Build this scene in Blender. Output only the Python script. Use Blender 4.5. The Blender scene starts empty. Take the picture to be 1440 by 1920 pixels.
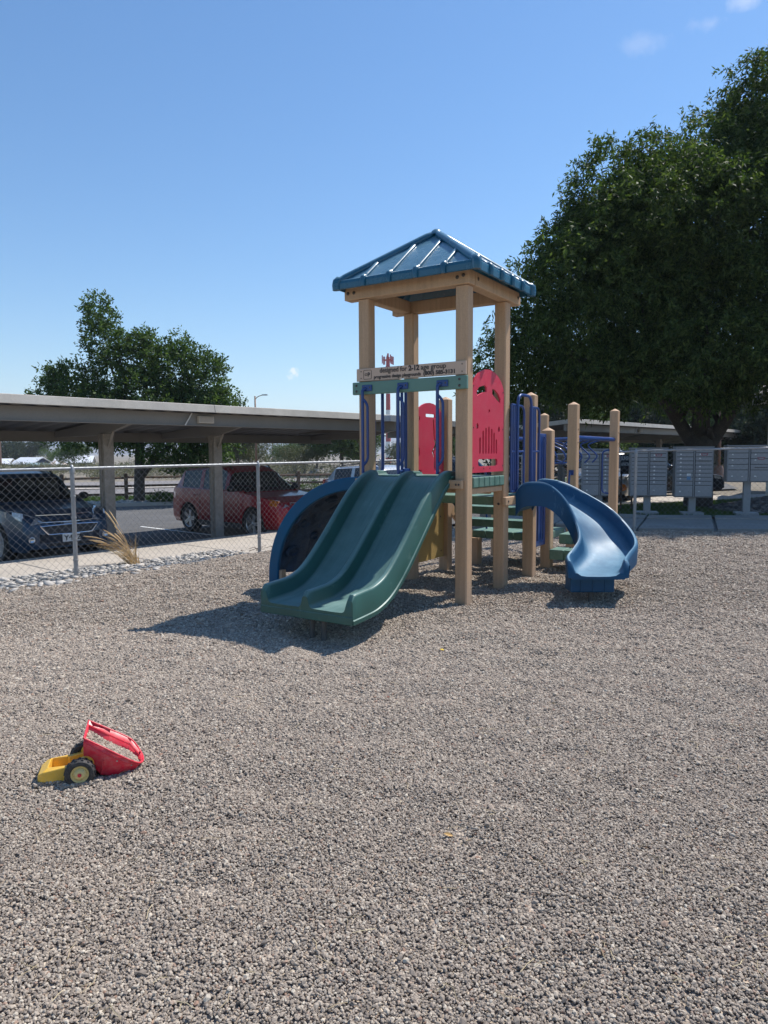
import bpy, bmesh, math, random
import numpy as np
from mathutils import Vector, Matrix, Quaternion, noise as mnoise

random.seed(7)
N_NEAR, N_FAR = 720000, 520000
scene = bpy.context.scene
COL = scene.collection
PI = math.pi
R = math.radians

# ------------------------------------------------------------------ camera
cam_d = bpy.data.cameras.new('camera')
cam = bpy.data.objects.new('camera', cam_d)
COL.objects.link(cam)
cam_d.sensor_fit = 'HORIZONTAL'
cam_d.sensor_width = 36.0
cam_d.lens = 36.0 * 1331 / 1440
cam_d.clip_start = 0.05
cam_d.clip_end = 20000
EYE = Vector((0, 0, 1.5))
PITCH = 4.81
cam.matrix_world = (Matrix.Translation(EYE) @ Matrix.Rotation(R(90 - PITCH), 4, 'X')
                    @ Matrix.Rotation(R(-0.3), 4, 'Z'))
scene.camera = cam

# ------------------------------------------------------------------ light
SUN = Vector((.530, .410, 1.0)).normalized()
elev = math.asin(SUN.z)
azim = math.atan2(SUN.x, SUN.y)
world = bpy.data.worlds.new('World')
scene.world = world
world.use_nodes = True
wn = world.node_tree.nodes
wl = world.node_tree.links
wn.clear()
w_out = wn.new('ShaderNodeOutputWorld')
w_bg = wn.new('ShaderNodeBackground')
w_bg.inputs['Strength'].default_value = 0.125
sky = wn.new('ShaderNodeTexSky')
sky.sky_type = 'NISHITA'
sky.sun_disc = False
sky.sun_elevation = elev
sky.sun_rotation = azim
sky.altitude = 1400
sky.air_density = 1.4
sky.dust_density = 0.5
sky.ozone_density = 5.0
# small fair-weather clouds: noise clipped to the few patches of sky where they float
tc = wn.new('ShaderNodeTexCoord')
def wmath(op, a, b=None, clamp=False):
    n = wn.new('ShaderNodeMath'); n.operation = op; n.use_clamp = clamp
    for i, v in enumerate((a, b)):
        if v is None: continue
        if isinstance(v, (int, float)): n.inputs[i].default_value = v
        else: wl.new(v, n.inputs[i])
    return n.outputs[0]
def cloud(direction, radius, scale, thr, amount, squash=2.2):
    d = Vector(direction).normalized()
    sub = wn.new('ShaderNodeVectorMath'); sub.operation = 'SUBTRACT'
    wl.new(tc.outputs['Generated'], sub.inputs[0]); sub.inputs[1].default_value = d
    sc = wn.new('ShaderNodeVectorMath'); sc.operation = 'MULTIPLY'
    wl.new(sub.outputs[0], sc.inputs[0]); sc.inputs[1].default_value = (1, 1, squash)
    ln = wn.new('ShaderNodeVectorMath'); ln.operation = 'LENGTH'
    wl.new(sc.outputs[0], ln.inputs[0])
    fall = wmath('SUBTRACT', 1.0, wmath('DIVIDE', ln.outputs['Value'], radius), True)
    nz = wn.new('ShaderNodeTexNoise'); nz.inputs['Scale'].default_value = scale
    nz.inputs['Detail'].default_value = 6; nz.inputs['Roughness'].default_value = .6
    wl.new(tc.outputs['Generated'], nz.inputs['Vector'])
    v = wmath('ADD', wmath('MULTIPLY', fall, 0.9), wmath('SUBTRACT', nz.outputs['Fac'], thr))
    return wmath('MULTIPLY', wmath('MULTIPLY', v, 3.0, True), amount)
def px_dir(u, v):
    c = Vector(((u - 720) / 1331, -(v - 960) / 1331, -1))
    return (cam.matrix_world.to_3x3() @ c).normalized()
masks = [cloud(px_dir(551, 697), .017, 190, 1.0, .75, 1.0), cloud(px_dir(543, 707), .013, 230, 1.02, .45, 1.0),
         cloud(px_dir(650, 776), .022, 70, .95, .55, 2.0),
         cloud(px_dir(1205, 80), .08, 34, 1.04, .14, 3.0), cloud(px_dir(1330, 45), .06, 40, 1.05, .16, 3.0),
         cloud(px_dir(1400, 0), .05, 26, .95, .3, 2.5)]
hsv = wn.new('ShaderNodeHueSaturation'); hsv.inputs['Saturation'].default_value = 1.15
wl.new(sky.outputs[0], hsv.inputs['Color'])
prev = hsv.outputs[0]
for m_ in masks:
    mx = wn.new('ShaderNodeMix'); mx.data_type = 'RGBA'
    wl.new(m_, mx.inputs['Factor']); wl.new(prev, mx.inputs['A'])
    mx.inputs['B'].default_value = (7.2, 7.4, 7.9, 1)
    prev = mx.outputs['Result']
wl.new(prev, w_bg.inputs['Color'])
wl.new(w_bg.outputs[0], w_out.inputs[0])

sun_d = bpy.data.lights.new('sun', 'SUN')
sun_d.energy = 5.0
sun_d.angle = R(0.53)
sun_d.color = (1.0, 0.955, 0.89)
sun = bpy.data.objects.new('sun', sun_d)
sun.rotation_euler = SUN.to_track_quat('Z', 'Y').to_euler()
sun.location = (20, 25, 60)
COL.objects.link(sun)

scene.render.engine = 'CYCLES'
scene.view_settings.view_transform = 'Standard'
scene.view_settings.look = 'None'
scene.view_settings.gamma = 1
scene.view_settings.use_curve_mapping = False
scene.view_settings.exposure = 0.25
scene.cycles.max_bounces = 8
scene.cycles.transparent_max_bounces = 16
scene.cycles.volume_bounces = 1

# ------------------------------------------------------------------ helpers
def put(name, me, mats=None, parent=None, label=None, cat=None, group=None, kind=None, loc=None):
    o = bpy.data.objects.new(name, me)
    COL.objects.link(o)
    if mats is not None:
        for m in (mats if isinstance(mats, (list, tuple)) else [mats]):
            if m.name not in [x.name for x in me.materials if x]:
                me.materials.append(m)
    if parent is not None: o.parent = parent
    if loc is not None: o.location = loc
    if label: o['label'] = label
    if cat: o['category'] = cat
    if group: o['group'] = group
    if kind: o['kind'] = kind
    return o

def thing(name, label, cat, loc=(0, 0, 0), rz=0.0, group=None):
    o = bpy.data.objects.new(name, None)
    COL.objects.link(o)
    o.empty_display_size = .2
    o.location = loc
    o.rotation_euler = (0, 0, rz)
    o['label'] = label; o['category'] = cat
    if group: o['group'] = group
    return o

def copy_tree(o, parent=None):
    c = o.copy(); COL.objects.link(c)
    if parent is not None: c.parent = parent
    for ch in [x for x in scene.objects if x.parent == o]:
        copy_tree(ch, c)
    return c

class MB:
    """collects geometry for one mesh"""
    def __init__(s):
        s.v = []; s.f = []; s.m = []
    def add(s, vs, fs, mi=0):
        b = len(s.v)
        s.v += [tuple(p) for p in vs]
        s.f += [tuple(i + b for i in f) for f in fs]
        s.m += [mi] * len(fs)
        return s
    def box(s, x0, x1, y0, y1, z0, z1, M=None, mi=0):
        vs = [Vector((x, y, z)) for z in (z0, z1) for y in (y0, y1) for x in (x0, x1)]
        if M is not None: vs = [M @ p for p in vs]
        return s.add(vs, [(0, 2, 3, 1), (4, 5, 7, 6), (0, 1, 5, 4), (2, 6, 7, 3), (0, 4, 6, 2), (1, 3, 7, 5)], mi)
    def loft(s, secs, closed=True, caps=True, mi=0):
        n = len(secs[0]); vs = [p for c in secs for p in c]; fs = []
        for i in range(len(secs) - 1):
            for j in range(n if closed else n - 1):
                k = (j + 1) % n
                fs.append((i * n + j, i * n + k, (i + 1) * n + k, (i + 1) * n + j))
        if caps:
            fs.append(tuple(range(n - 1, -1, -1)))
            fs.append(tuple((len(secs) - 1) * n + j for j in range(n)))
        return s.add(vs, fs, mi)
    def tube(s, pts, r, n=8, caps=True, mi=0, squash=1.0):
        pts = [Vector(p) for p in pts]
        rr = r if isinstance(r, (list, tuple)) else [r] * len(pts)
        secs = []; up = None
        for i, p in enumerate(pts):
            t = (pts[min(i + 1, len(pts) - 1)] - pts[max(i - 1, 0)]).normalized()
            if up is None:
                up = Vector((0, 0, 1)) if abs(t.z) < .9 else Vector((0, 1, 0))
            sd = t.cross(up)
            if sd.length < 1e-5: sd = t.orthogonal()
            sd.normalize(); up = sd.cross(t).normalized()
            secs.append([p + rr[i] * (math.cos(2 * PI * k / n) * sd + squash * math.sin(2 * PI * k / n) * up) for k in range(n)])
        return s.loft(secs, True, caps, mi)
    def lathe(s, prof, n=24, M=None, mi=0):
        """profile of (radius, z) turned about z"""
        secs = []
        for k in range(n + 1):
            a = 2 * PI * k / n
            secs.append([Vector((r * math.cos(a), r * math.sin(a), z)) for r, z in prof])
        if M is not None: secs = [[M @ p for p in c] for c in secs]
        return s.loft(secs, False, False, mi)
    def prism(s, poly, z0, z1, M=None, mi=0):
        n = len(poly)
        vs = [Vector((x, y, z0)) for x, y in poly] + [Vector((x, y, z1)) for x, y in poly]
        if M is not None: vs = [M @ p for p in vs]
        fs = [tuple(range(n - 1, -1, -1)), tuple(range(n, 2 * n))] + [(i, (i + 1) % n, n + (i + 1) % n, n + i) for i in range(n)]
        return s.add(vs, fs, mi)
    def mesh(s, name, smooth=False, angle=None):
        me = bpy.data.meshes.new(name)
        me.from_pydata(s.v, [], s.f)
        me.validate()
        if any(s.m) and len(me.polygons) == len(s.m): me.polygons.foreach_set('material_index', s.m)
        bm = bmesh.new(); bm.from_mesh(me)
        if len(bm.verts) < 60000: bmesh.ops.remove_doubles(bm, verts=bm.verts, dist=1e-5)
        bmesh.ops.recalc_face_normals(bm, faces=bm.faces)
        bm.to_mesh(me); bm.free()
        if smooth or angle:
            me.shade_smooth()
            if angle: 
                me.set_sharp_from_angle(angle=R(angle))
        me.update()
        return me
    def build(s, name, mats=None, parent=None, smooth=False, angle=None, bevel=0, seg=2, **kw):
        me = s.mesh(name, smooth, angle)
        o = put(name, me, mats, parent, **kw)
        if bevel: add_bevel(o, bevel, seg)
        return o

def add_bevel(o, w, seg=2):
    b = o.modifiers.new('bevel', 'BEVEL'); b.width = w; b.segments = seg
    b.limit_method = 'ANGLE'; b.angle_limit = R(35); b.harden_normals = False
    return o

def catmull(pts, per=6):
    P = [Vector(p) for p in pts]
    P = [2 * P[0] - P[1]] + P + [2 * P[-1] - P[-2]]
    out = []
    for i in range(1, len(P) - 2):
        for k in range(per):
            t = k / per
            a, b, c, d = P[i - 1], P[i], P[i + 1], P[i + 2]
            out.append(.5 * ((2 * b) + (c - a) * t + (2 * a - 5 * b + 4 * c - d) * t * t + (3 * b - a - 3 * c + d) * t ** 3))
    out.append(P[-2])
    return out

def arc_path(pts, rad, seg=5):
    """polyline with its corners rounded off"""
    P = [Vector(p) for p in pts]; out = [P[0]]
    for i in range(1, len(P) - 1):
        a, b, c = P[i - 1], P[i], P[i + 1]
        r = min(rad, (a - b).length * .49, (c - b).length * .49)
        p0 = b + (a - b).normalized() * r; p1 = b + (c - b).normalized() * r
        for k in range(seg + 1):
            t = k / seg
            out.append((1 - t) ** 2 * p0 + 2 * t * (1 - t) * b + t * t * p1)
    out.append(P[-1])
    return out

def shape_mesh(name, outlines, depth, bevel=0.0):
    """flat board cut from outlines (first is the outside, the others are holes), lying in local XY"""
    cu = bpy.data.curves.new('tmp', 'CURVE'); cu.dimensions = '2D'; cu.fill_mode = 'BOTH'
    cu.extrude = depth / 2; cu.bevel_depth = bevel; cu.bevel_resolution = 1
    for pl in outlines:
        sp = cu.splines.new('POLY'); sp.points.add(len(pl) - 1)
        for i, (x, y) in enumerate(pl): sp.points[i].co = (x, y, 0, 1)
        sp.use_cyclic_u = True
    ob = bpy.data.objects.new('tmp', cu); COL.objects.link(ob)
    dg = bpy.context.evaluated_depsgraph_get()
    me = bpy.data.meshes.new_from_object(ob.evaluated_get(dg))
    me.name = name
    bpy.data.objects.remove(ob); bpy.data.curves.remove(cu)
    return me

def text_mesh(name, body, size, depth=0.002, bold=0.0, align='LEFT', spacing=1.0, xscale=1.0, shear=0.0):
    cu = bpy.data.curves.new('tmp', 'FONT'); cu.body = body; cu.size = size; cu.extrude = depth / 2
    cu.offset = bold; cu.align_x = align; cu.space_character = spacing; cu.resolution_u = 3; cu.shear = shear
    ob = bpy.data.objects.new('tmp', cu); COL.objects.link(ob)
    dg = bpy.context.evaluated_depsgraph_get()
    me = bpy.data.meshes.new_from_object(ob.evaluated_get(dg))
    me.name = name
    if xscale != 1.0: me.transform(Matrix.Diagonal((xscale, 1, 1, 1)))
    bpy.data.objects.remove(ob); bpy.data.curves.remove(cu)
    return me

# ------------------------------------------------------------------ noise
_rs = np.random.RandomState(3)
_lat = _rs.rand(256, 256)
def vnoise(x, y):
    x = np.asarray(x, float); y = np.asarray(y, float)
    xi = np.floor(x).astype(int); yi = np.floor(y).astype(int)
    fx = x - xi; fy = y - yi
    fx = fx * fx * (3 - 2 * fx); fy = fy * fy * (3 - 2 * fy)
    a = _lat[xi % 256, yi % 256]; b = _lat[(xi + 1) % 256, yi % 256]
    c = _lat[xi % 256, (yi + 1) % 256]; d = _lat[(xi + 1) % 256, (yi + 1) % 256]
    return (a * (1 - fx) + b * fx) * (1 - fy) + (c * (1 - fx) + d * fx) * fy
def fbm(x, y, oct=4):
    s = 0; a = .5
    for _ in range(oct):
        s = s + a * (vnoise(x, y) - .5); x = np.asarray(x) * 2.03 + 17.1; y = np.asarray(y) * 2.03 + 5.7; a *= .5
    return s
def sstep(t):
    t = np.clip(t, 0, 1); return t * t * (3 - 2 * t)

# the fence line on the left runs along W, the parking side lies on the side of NQ
W = Vector((.656, .755, 0)); D = Vector((.755, -.656, 0)); NQ = -D
FP = Vector((-4.34, 9.9, 0))
def PQ(p, q, z=0.0): return FP + W * p + NQ * q + Vector((0, 0, z))

def h_yard(x, y, micro=True):
    x = np.asarray(x, float); y = np.asarray(y, float)
    t = (-x * .5 + (y - 7) * .4) / 4.2
    z = -.31 * np.clip(t, 0, 1)
    z = z - .05 * np.exp(-(((x + .55) / .7) ** 2 + ((y - 5.55) / .5) ** 2))       # scuffed hollow at the foot of the slide
    z = z - .03 * np.exp(-(((x - 2.1) / .5) ** 2 + ((y - 6.9) / .4) ** 2))
    z = z + .055 * fbm(x * 1.3, y * 1.3, 3) + .05 * fbm(x * 4.7 + 9, y * 4.7, 2) 
    z = z - .016 * sstep((vnoise(x * 2.3 + 40, y * 2.3) - .66) / .3) - .014 * sstep((vnoise(x * 4.1 + 80, y * 4.1 + 9) - .72) / .22)
    return z
def h_out(x, y):
    x = np.asarray(x, float); y = np.asarray(y, float)
    s = sstep((x - .25 * (y - 14)) / 4)
    return -.5 + .5 * s - 1.6 * sstep((y - 60) / 110)

# ------------------------------------------------------------------ materials
def new_mat(name):
    m = bpy.data.materials.new(name); m.use_nodes = True
    nt = m.node_tree; b = nt.nodes['Principled BSDF']
    return m, nt, b
def nd(nt, kind, **kw):
    n = nt.nodes.new(kind)
    for k, v in kw.items():
        if k in n.inputs: n.inputs[k].default_value = v
        else: setattr(n, k, v)
    return n
def ramp(nt, fac, stops):
    r = nt.nodes.new('ShaderNodeValToRGB'); nt.links.new(fac, r.inputs[0])
    e = r.color_ramp.elements
    while len(e) < len(stops): e.new(.5)
    for i, (p, c) in enumerate(stops):
        e[i].position = p; e[i].color = (*c, 1) if len(c) == 3 else c
    return r.outputs[0]
def mixc(nt, fac, a, b, blend='MIX'):
    n = nt.nodes.new('ShaderNodeMix'); n.data_type = 'RGBA'; n.blend_type = blend
    for key, v in (('Factor', fac), ('A', a), ('B', b)):
        if isinstance(v, (int, float)): n.inputs[key].default_value = v
        elif isinstance(v, tuple): n.inputs[key].default_value = (*v[:3], 1)
        else: nt.links.new(v, n.inputs[key])
    return n.outputs['Result']
def bump(nt, b, height, strength=.3, dist=.01, normal=None):
    n = nd(nt, 'ShaderNodeBump'); n.inputs['Strength'].default_value = strength; n.inputs['Distance'].default_value = dist
    nt.links.new(height, n.inputs['Height'])
    nt.links.new(n.outputs[0], b.inputs['Normal'])
    return n
def coords(nt, world_space=False):
    if world_space:
        return nt.nodes.new('ShaderNodeNewGeometry').outputs['Position']
    return nt.nodes.new('ShaderNodeTexCoord').outputs['Object']

def surface(name, col, rough=.5, var=.12, scale=3.0, fine=60.0, fine_amt=.06, bmp=.1, dust=None, dust_amt=0.0, metal=0.0, spec=.5, wpos=False, rvar=.1, coat=0.0):
    m, nt, b = new_mat(name)
    co = coords(nt, wpos)
    n1 = nd(nt, 'ShaderNodeTexNoise', Scale=scale, Detail=5.0, Roughness=.6); nt.links.new(co, n1.inputs['Vector'])
    n2 = nd(nt, 'ShaderNodeTexNoise', Scale=fine, Detail=3.0); nt.links.new(co, n2.inputs['Vector'])
    dark = tuple(c * (1 - var) for c in col); light = tuple(min(1, c * (1 + var)) for c in col)
    c1 = ramp(nt, n1.outputs['Fac'], [(.3, dark), (.7, light)])
    g = ramp(nt, n2.outputs['Fac'], [(.3, (1 - fine_amt,) * 3), (.7, (1 + fine_amt * .6,) * 3)])
    c2 = mixc(nt, 1.0, c1, g, 'MULTIPLY')
    if dust:
        n3 = nd(nt, 'ShaderNodeTexNoise', Scale=scale * 2.3, Detail=8.0, Roughness=.7); nt.links.new(co, n3.inputs['Vector'])
        f = ramp(nt, n3.outputs['Fac'], [(.42, (0, 0, 0)), (.72, (dust_amt,) * 3)])
        c2 = mixc(nt, f, c2, dust)
    nt.links.new(c2, b.inputs['Base Color'])
    rr = ramp(nt, n1.outputs['Fac'], [(.3, (max(.02, rough - rvar),) * 3), (.7, (min(1, rough + rvar),) * 3)])
    nt.links.new(rr, b.inputs['Roughness'])
    b.inputs['Metallic'].default_value = metal
    b.inputs['Specular IOR Level'].default_value = spec
    b.inputs['Coat Weight'].default_value = coat
    if bmp: bump(nt, b, n2.outputs['Fac'], bmp, .004)
    return m

def grained(name, col, rough=.6):
    """recycled plastic lumber: lengthwise streaks and pores"""
    m, nt, b = new_mat(name)
    co = coords(nt)
    mp = nd(nt, 'ShaderNodeMapping'); mp.inputs['Scale'].default_value = (26, 26, 1.6); nt.links.new(co, mp.inputs['Vector'])
    n1 = nd(nt, 'ShaderNodeTexNoise', Scale=1.0, Detail=5.0, Roughness=.65); nt.links.new(mp.outputs[0], n1.inputs['Vector'])
    n2 = nd(nt, 'ShaderNodeTexNoise', Scale=170.0, Detail=2.0); nt.links.new(co, n2.inputs['Vector'])
    n3 = nd(nt, 'ShaderNodeTexNoise', Scale=2.2, Detail=4.0); nt.links.new(co, n3.inputs['Vector'])
    c = ramp(nt, n1.outputs['Fac'], [(.3, tuple(x * .86 for x in col)), (.7, tuple(x * 1.1 for x in col))])
    c = mixc(nt, 1.0, c, ramp(nt, n2.outputs['Fac'], [(.32, (.80, .80, .80)), (.55, (1.04, 1.04, 1.04))]), 'MULTIPLY')
    c = mixc(nt, ramp(nt, n3.outputs['Fac'], [(.5, (0, 0, 0)), (.8, (.35,) * 3)]), c, tuple(x * .7 + .02 for x in col))
    sp = nt.nodes.new('ShaderNodeSeparateXYZ'); nt.links.new(co, sp.inputs[0])       # gravel dust rubbed onto the foot of each post
    ad = nt.nodes.new('ShaderNodeMath'); ad.operation = 'MULTIPLY_ADD'; ad.inputs[1].default_value = .5; nt.links.new(n3.outputs['Fac'], ad.inputs[0]); nt.links.new(sp.outputs['Z'], ad.inputs[2])
    c = mixc(nt, ramp(nt, ad.outputs[0], [(.22, (.5,) * 3), (.62, (0, 0, 0))]), c, (.33, .28, .235))
    n4 = nd(nt, 'ShaderNodeTexNoise', Scale=7.0, Detail=9.0, Roughness=.75, Distortion=.6); nt.links.new(co, n4.inputs['Vector'])
    c = mixc(nt, ramp(nt, n4.outputs['Fac'], [(.62, (0, 0, 0)), (.75, (.45,) * 3)]), c, tuple(x * .55 for x in col))
    nt.links.new(c, b.inputs['Base Color']); b.inputs['Roughness'].default_value = rough
    b.inputs['Specular IOR Level'].default_value = .35
    bump(nt, b, n1.outputs['Fac'], .25, .003)
    return m

M = {}
M['tan'] = grained('tan_recycled_lumber', (.52, .34, .205))
M['tan_board'] = surface('tan_board', (.58, .42, .31), .55, .06, 4, 90, .05, .06)
M['green_plank'] = surface('green_plank', (.085, .19, .145), .55, .12, 5, 110, .12, .2, dust=(.26, .34, .28), dust_amt=.4)
M['green_board'] = surface('green_board', (.13, .25, .20), .5, .06, 3, 90, .05, .08)
M['blue_tube'] = surface('blue_powder_coat', (.006, .045, .20), .36, .15, 5, 40, .05, .03, coat=.2)
M['red_panel'] = surface('red_panel', (.60, .022, .062), .5, .07, 2.5, 120, .06, .1, dust=(.6, .2, .2), dust_amt=.15)
M['yellow_panel'] = surface('yellow_panel', (.50, .34, .12), .5, .08, 2.5, 90, .06, .06, dust=(.2, .14, .08), dust_amt=.25)
def chalk_and_sheen(name, col, chalk_sheen, amt, rough, spec, stretch):
    """moulded plastic: faces turned to the sky are coloured paler for fading and for sun and sky sheen, fine scuffs run along the stretch axis"""
    m, nt, b = new_mat(name)
    co = coords(nt)
    g = nt.nodes.new('ShaderNodeNewGeometry'); sp = nt.nodes.new('ShaderNodeSeparateXYZ'); nt.links.new(g.outputs['Normal'], sp.inputs[0])
    n1 = nd(nt, 'ShaderNodeTexNoise', Scale=2.6, Detail=7.0, Roughness=.62); nt.links.new(co, n1.inputs['Vector'])
    mp = nd(nt, 'ShaderNodeMapping'); mp.inputs['Scale'].default_value = stretch; nt.links.new(co, mp.inputs['Vector'])
    n2 = nd(nt, 'ShaderNodeTexNoise', Scale=1.0, Detail=6.0, Roughness=.7); nt.links.new(mp.outputs[0], n2.inputs['Vector'])
    up = ramp(nt, sp.outputs['Z'], [(.25, (0, 0, 0)), (.97, (1, 1, 1))])  # upward faces get painted sun and sky sheen along with the fading
    w = mixc(nt, 1.0, up, ramp(nt, n1.outputs['Fac'], [(.25, (.45,) * 3), (.75, (1.0,) * 3)]), 'MULTIPLY')
    w = mixc(nt, 1.0, w, ramp(nt, n2.outputs['Fac'], [(.35, (.72,) * 3), (.65, (1.0,) * 3)]), 'MULTIPLY')
    mm = nt.nodes.new('ShaderNodeMath'); mm.operation = 'MULTIPLY'; mm.inputs[1].default_value = amt; nt.links.new(w, mm.inputs[0])
    c0 = ramp(nt, n1.outputs['Fac'], [(.3, tuple(x * .85 for x in col)), (.7, tuple(x * 1.15 for x in col))])
    c = mixc(nt, mm.outputs[0], c0, chalk_sheen)
    sc = ramp(nt, n2.outputs['Fac'], [(.60, (0, 0, 0)), (.78, (.35,) * 3)])
    c = mixc(nt, sc, c, tuple(min(1, x * 1.25 + .02) for x in chalk_sheen))
    nt.links.new(c, b.inputs['Base Color'])
    nt.links.new(ramp(nt, n1.outputs['Fac'], [(.3, (rough - .06,) * 3), (.7, (rough + .10,) * 3)]), b.inputs['Roughness'])
    b.inputs['Specular IOR Level'].default_value = spec
    bump(nt, b, n2.outputs['Fac'], .05, .002)
    return m
M['slide_blue'] = chalk_and_sheen('blue_slide_plastic', (.006, .062, .145), (.22, .40, .52), .85, .46, .25, (9, 9, 3))
M['slide_green'] = chalk_and_sheen('green_slide_plastic', (.026, .095, .080), (.22, .335, .305), .85, .38, .4, (40, 2.5, 2.5))
M['roof_blue'] = chalk_and_sheen('blue_roof_plastic', (.010, .095, .165), (.26, .41, .48), .85, .26, .6, (12, 12, 4))
M['climber_blue'] = surface('blue_climber_plastic', (.006, .085, .18), .6, .1, 2.5, 100, .05, .05, spec=.25)
M['climber_dark'] = surface('charcoal_climber_rock', (.050, .078, .125), .8, .3, 5, 60, .2, .4, spec=.12)
M['bolt'] = surface('dark_steel_bolt', (.10, .085, .075), .5, .2, 30, 200, .1, 0, metal=.6)
M['galv'] = surface('galvanised_steel', (.33, .34, .35), .5, .14, 9, 90, .1, .05, metal=.45)
M['wire'] = surface('galvanised_wire', (.25, .26, .27), .45, .15, 4, 90, .1, 0, metal=.6)
M['leg_steel'] = surface('dull_steel_leg', (.10, .10, .10), .6, .2, 8, 90, .1, .05, metal=.3)
M['ink'] = surface('dark_print', (.035, .03, .028), .6, .05, 8, 60, .0, 0)
M['white_paint'] = surface('white_paint', (.75, .75, .73), .5, .05, 5, 60, .03, 0)
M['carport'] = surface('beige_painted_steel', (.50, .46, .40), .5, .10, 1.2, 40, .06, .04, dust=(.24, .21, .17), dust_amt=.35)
M['carport_beam'] = surface('shade_toned_beam', (.25, .235, .215), .5, .10, 1.2, 40, .06, .04)  # beam darker than the fascia: its shade is put into the paint colour
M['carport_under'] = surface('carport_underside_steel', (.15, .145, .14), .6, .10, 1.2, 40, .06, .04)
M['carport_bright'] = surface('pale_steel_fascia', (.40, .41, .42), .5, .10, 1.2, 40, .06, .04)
M['carport_post'] = surface('weathered_post', (.30, .27, .235), .7, .15, 3, 30, .12, .1, dust=(.15, .13, .11), dust_amt=.5)
M['concrete'] = surface('concrete', (.45, .40, .34), .85, .10, 1.1, 45, .10, .15, dust=(.33, .29, .25), dust_amt=.45, wpos=True)
M['concrete_old'] = surface('old_concrete', (.33, .31, .285), .9, .14, .9, 40, .12, .2, dust=(.20, .19, .17), dust_amt=.6, wpos=True)
M['asphalt'] = surface('asphalt', (.095, .093, .092), .9, .18, .5, 70, .25, .3, dust=(.15, .145, .14), dust_amt=.5, wpos=True)
M['road'] = surface('weathered_road', (.21, .19, .18), .9, .12, .12, 20, .12, .1, wpos=True)
M['wood_rail'] = surface('weathered_brown_rail', (.13, .085, .06), .85, .25, 3, 60, .2, .3)
M['bark'] = surface('bark', (.06, .05, .042), .95, .35, 6, 45, .35, .8)
M['trunk_brown'] = surface('brown_bark', (.13, .10, .075), .95, .3, 6, 45, .3, .8)
M['tyre'] = surface('tyre_rubber', (.018, .018, .018), .8, .2, 10, 90, .2, .1)
M['rim'] = surface('alloy_rim', (.46, .47, .49), .35, .08, 8, 60, .04, 0, metal=.8)
M['chrome'] = surface('chrome_trim', (.65, .66, .68), .2, .05, 8, 60, .02, 0, metal=.9)
M['black_trim'] = surface('black_trim', (.02, .02, .022), .55, .15, 8, 60, .1, 0)
M['mail'] = surface('grey_mailbox_paint', (.255, .262, .270), .5, .07, 3, 60, .05, .03, dust=(.15, .16, .17), dust_amt=.3)
M['mail_door'] = surface('grey_mailbox_door', (.30, .308, .318), .45, .06, 3, 60, .04, .02)
M['mail_red'] = surface('pink_red_emblem', (.30, .09, .11), .5, .05, 5, 60, .02, 0)
M['pedestal'] = surface('grey_pedestal', (.30, .31, .32), .5, .08, 3, 60, .05, .03)
M['tower_red'] = surface('tower_red_paint', (.42, .055, .05), .6, .1, .2, 4, .04, 0)
M['siding'] = surface('beige_siding', (.50, .46, .40), .7, .05, 1, 40, .04, .03)
M['metal_roof'] = surface('white_metal_roof', (.74, .75, .77), .5, .06, .4, 10, .03, 0)
M['navy_wall'] = surface('navy_wall', (.05, .06, .12), .7, .1, .5, 10, .05, 0)
M['grey_wall'] = surface('grey_wall', (.30, .29, .28), .7, .1, .5, 10, .05, 0)
M['hoop'] = surface('quonset_sheeting', (.28, .36, .35), .5, .1, .5, 10, .05, 0)
M['pink_roof'] = surface('pale_pink_roof', (.62, .50, .44), .7, .1, .5, 10, .05, 0)
M['toy_red'] = surface('toy_red_plastic', (.70, .018, .045), .42, .06, 14, 200, .05, .04, dust=(.55, .25, .22), dust_amt=.4)
M['toy_yellow'] = surface('toy_yellow_plastic', (.80, .47, .055), .42, .07, 14, 200, .05, .04, dust=(.5, .38, .2), dust_amt=.3)
M['toy_hub'] = surface('toy_hub_plastic', (.66, .52, .22), .45, .07, 20, 200, .05, .04)
M['toy_tyre'] = surface('toy_tyre', (.03, .028, .027), .7, .2, 30, 300, .2, .1, dust=(.12, .11, .1), dust_amt=.6)
M['hose'] = surface('black_hose', (.03, .03, .03), .6, .2, 8, 60, .1, 0)
M['lamp_post'] = surface('rusty_brown_pole', (.22, .13, .09), .6, .1, 2, 40, .05, 0)

def stone_mat(name, cols, scale_obj=True):
    m, nt, b = new_mat(name)
    oi = nd(nt, 'ShaderNodeObjectInfo')
    c = ramp(nt, oi.outputs['Random'], cols)
    co = coords(nt)
    n = nd(nt, 'ShaderNodeTexNoise', Scale=14.0, Detail=5.0); nt.links.new(co, n.inputs['Vector'])
    c = mixc(nt, 1.0, c, ramp(nt, n.outputs['Fac'], [(.3, (.75, .75, .75)), (.7, (1.12, 1.12, 1.12))]), 'MULTIPLY')
    nt.links.new(c, b.inputs['Base Color']); b.inputs['Roughness'].default_value = .9; b.inputs['Specular IOR Level'].default_value = .2
    bump(nt, b, n.outputs['Fac'], .3, .01)
    return m
PEB = [(0, (.20, .165, .135)), (.18, (.29, .240, .197)), (.42, (.36, .300, .244)), (.62, (.41, .342, .275)),
       (.8, (.485, .408, .328)), (.93, (.62, .54, .435)), (1, (.34, .21, .15))]
M['pebble'] = stone_mat('pebble', PEB)
M['river_stone'] = stone_mat('river_stone', [(0, (.22, .21, .20)), (.3, (.40, .38, .355)), (.65, (.58, .54, .49)), (1, (.68, .61, .53))])

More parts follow.
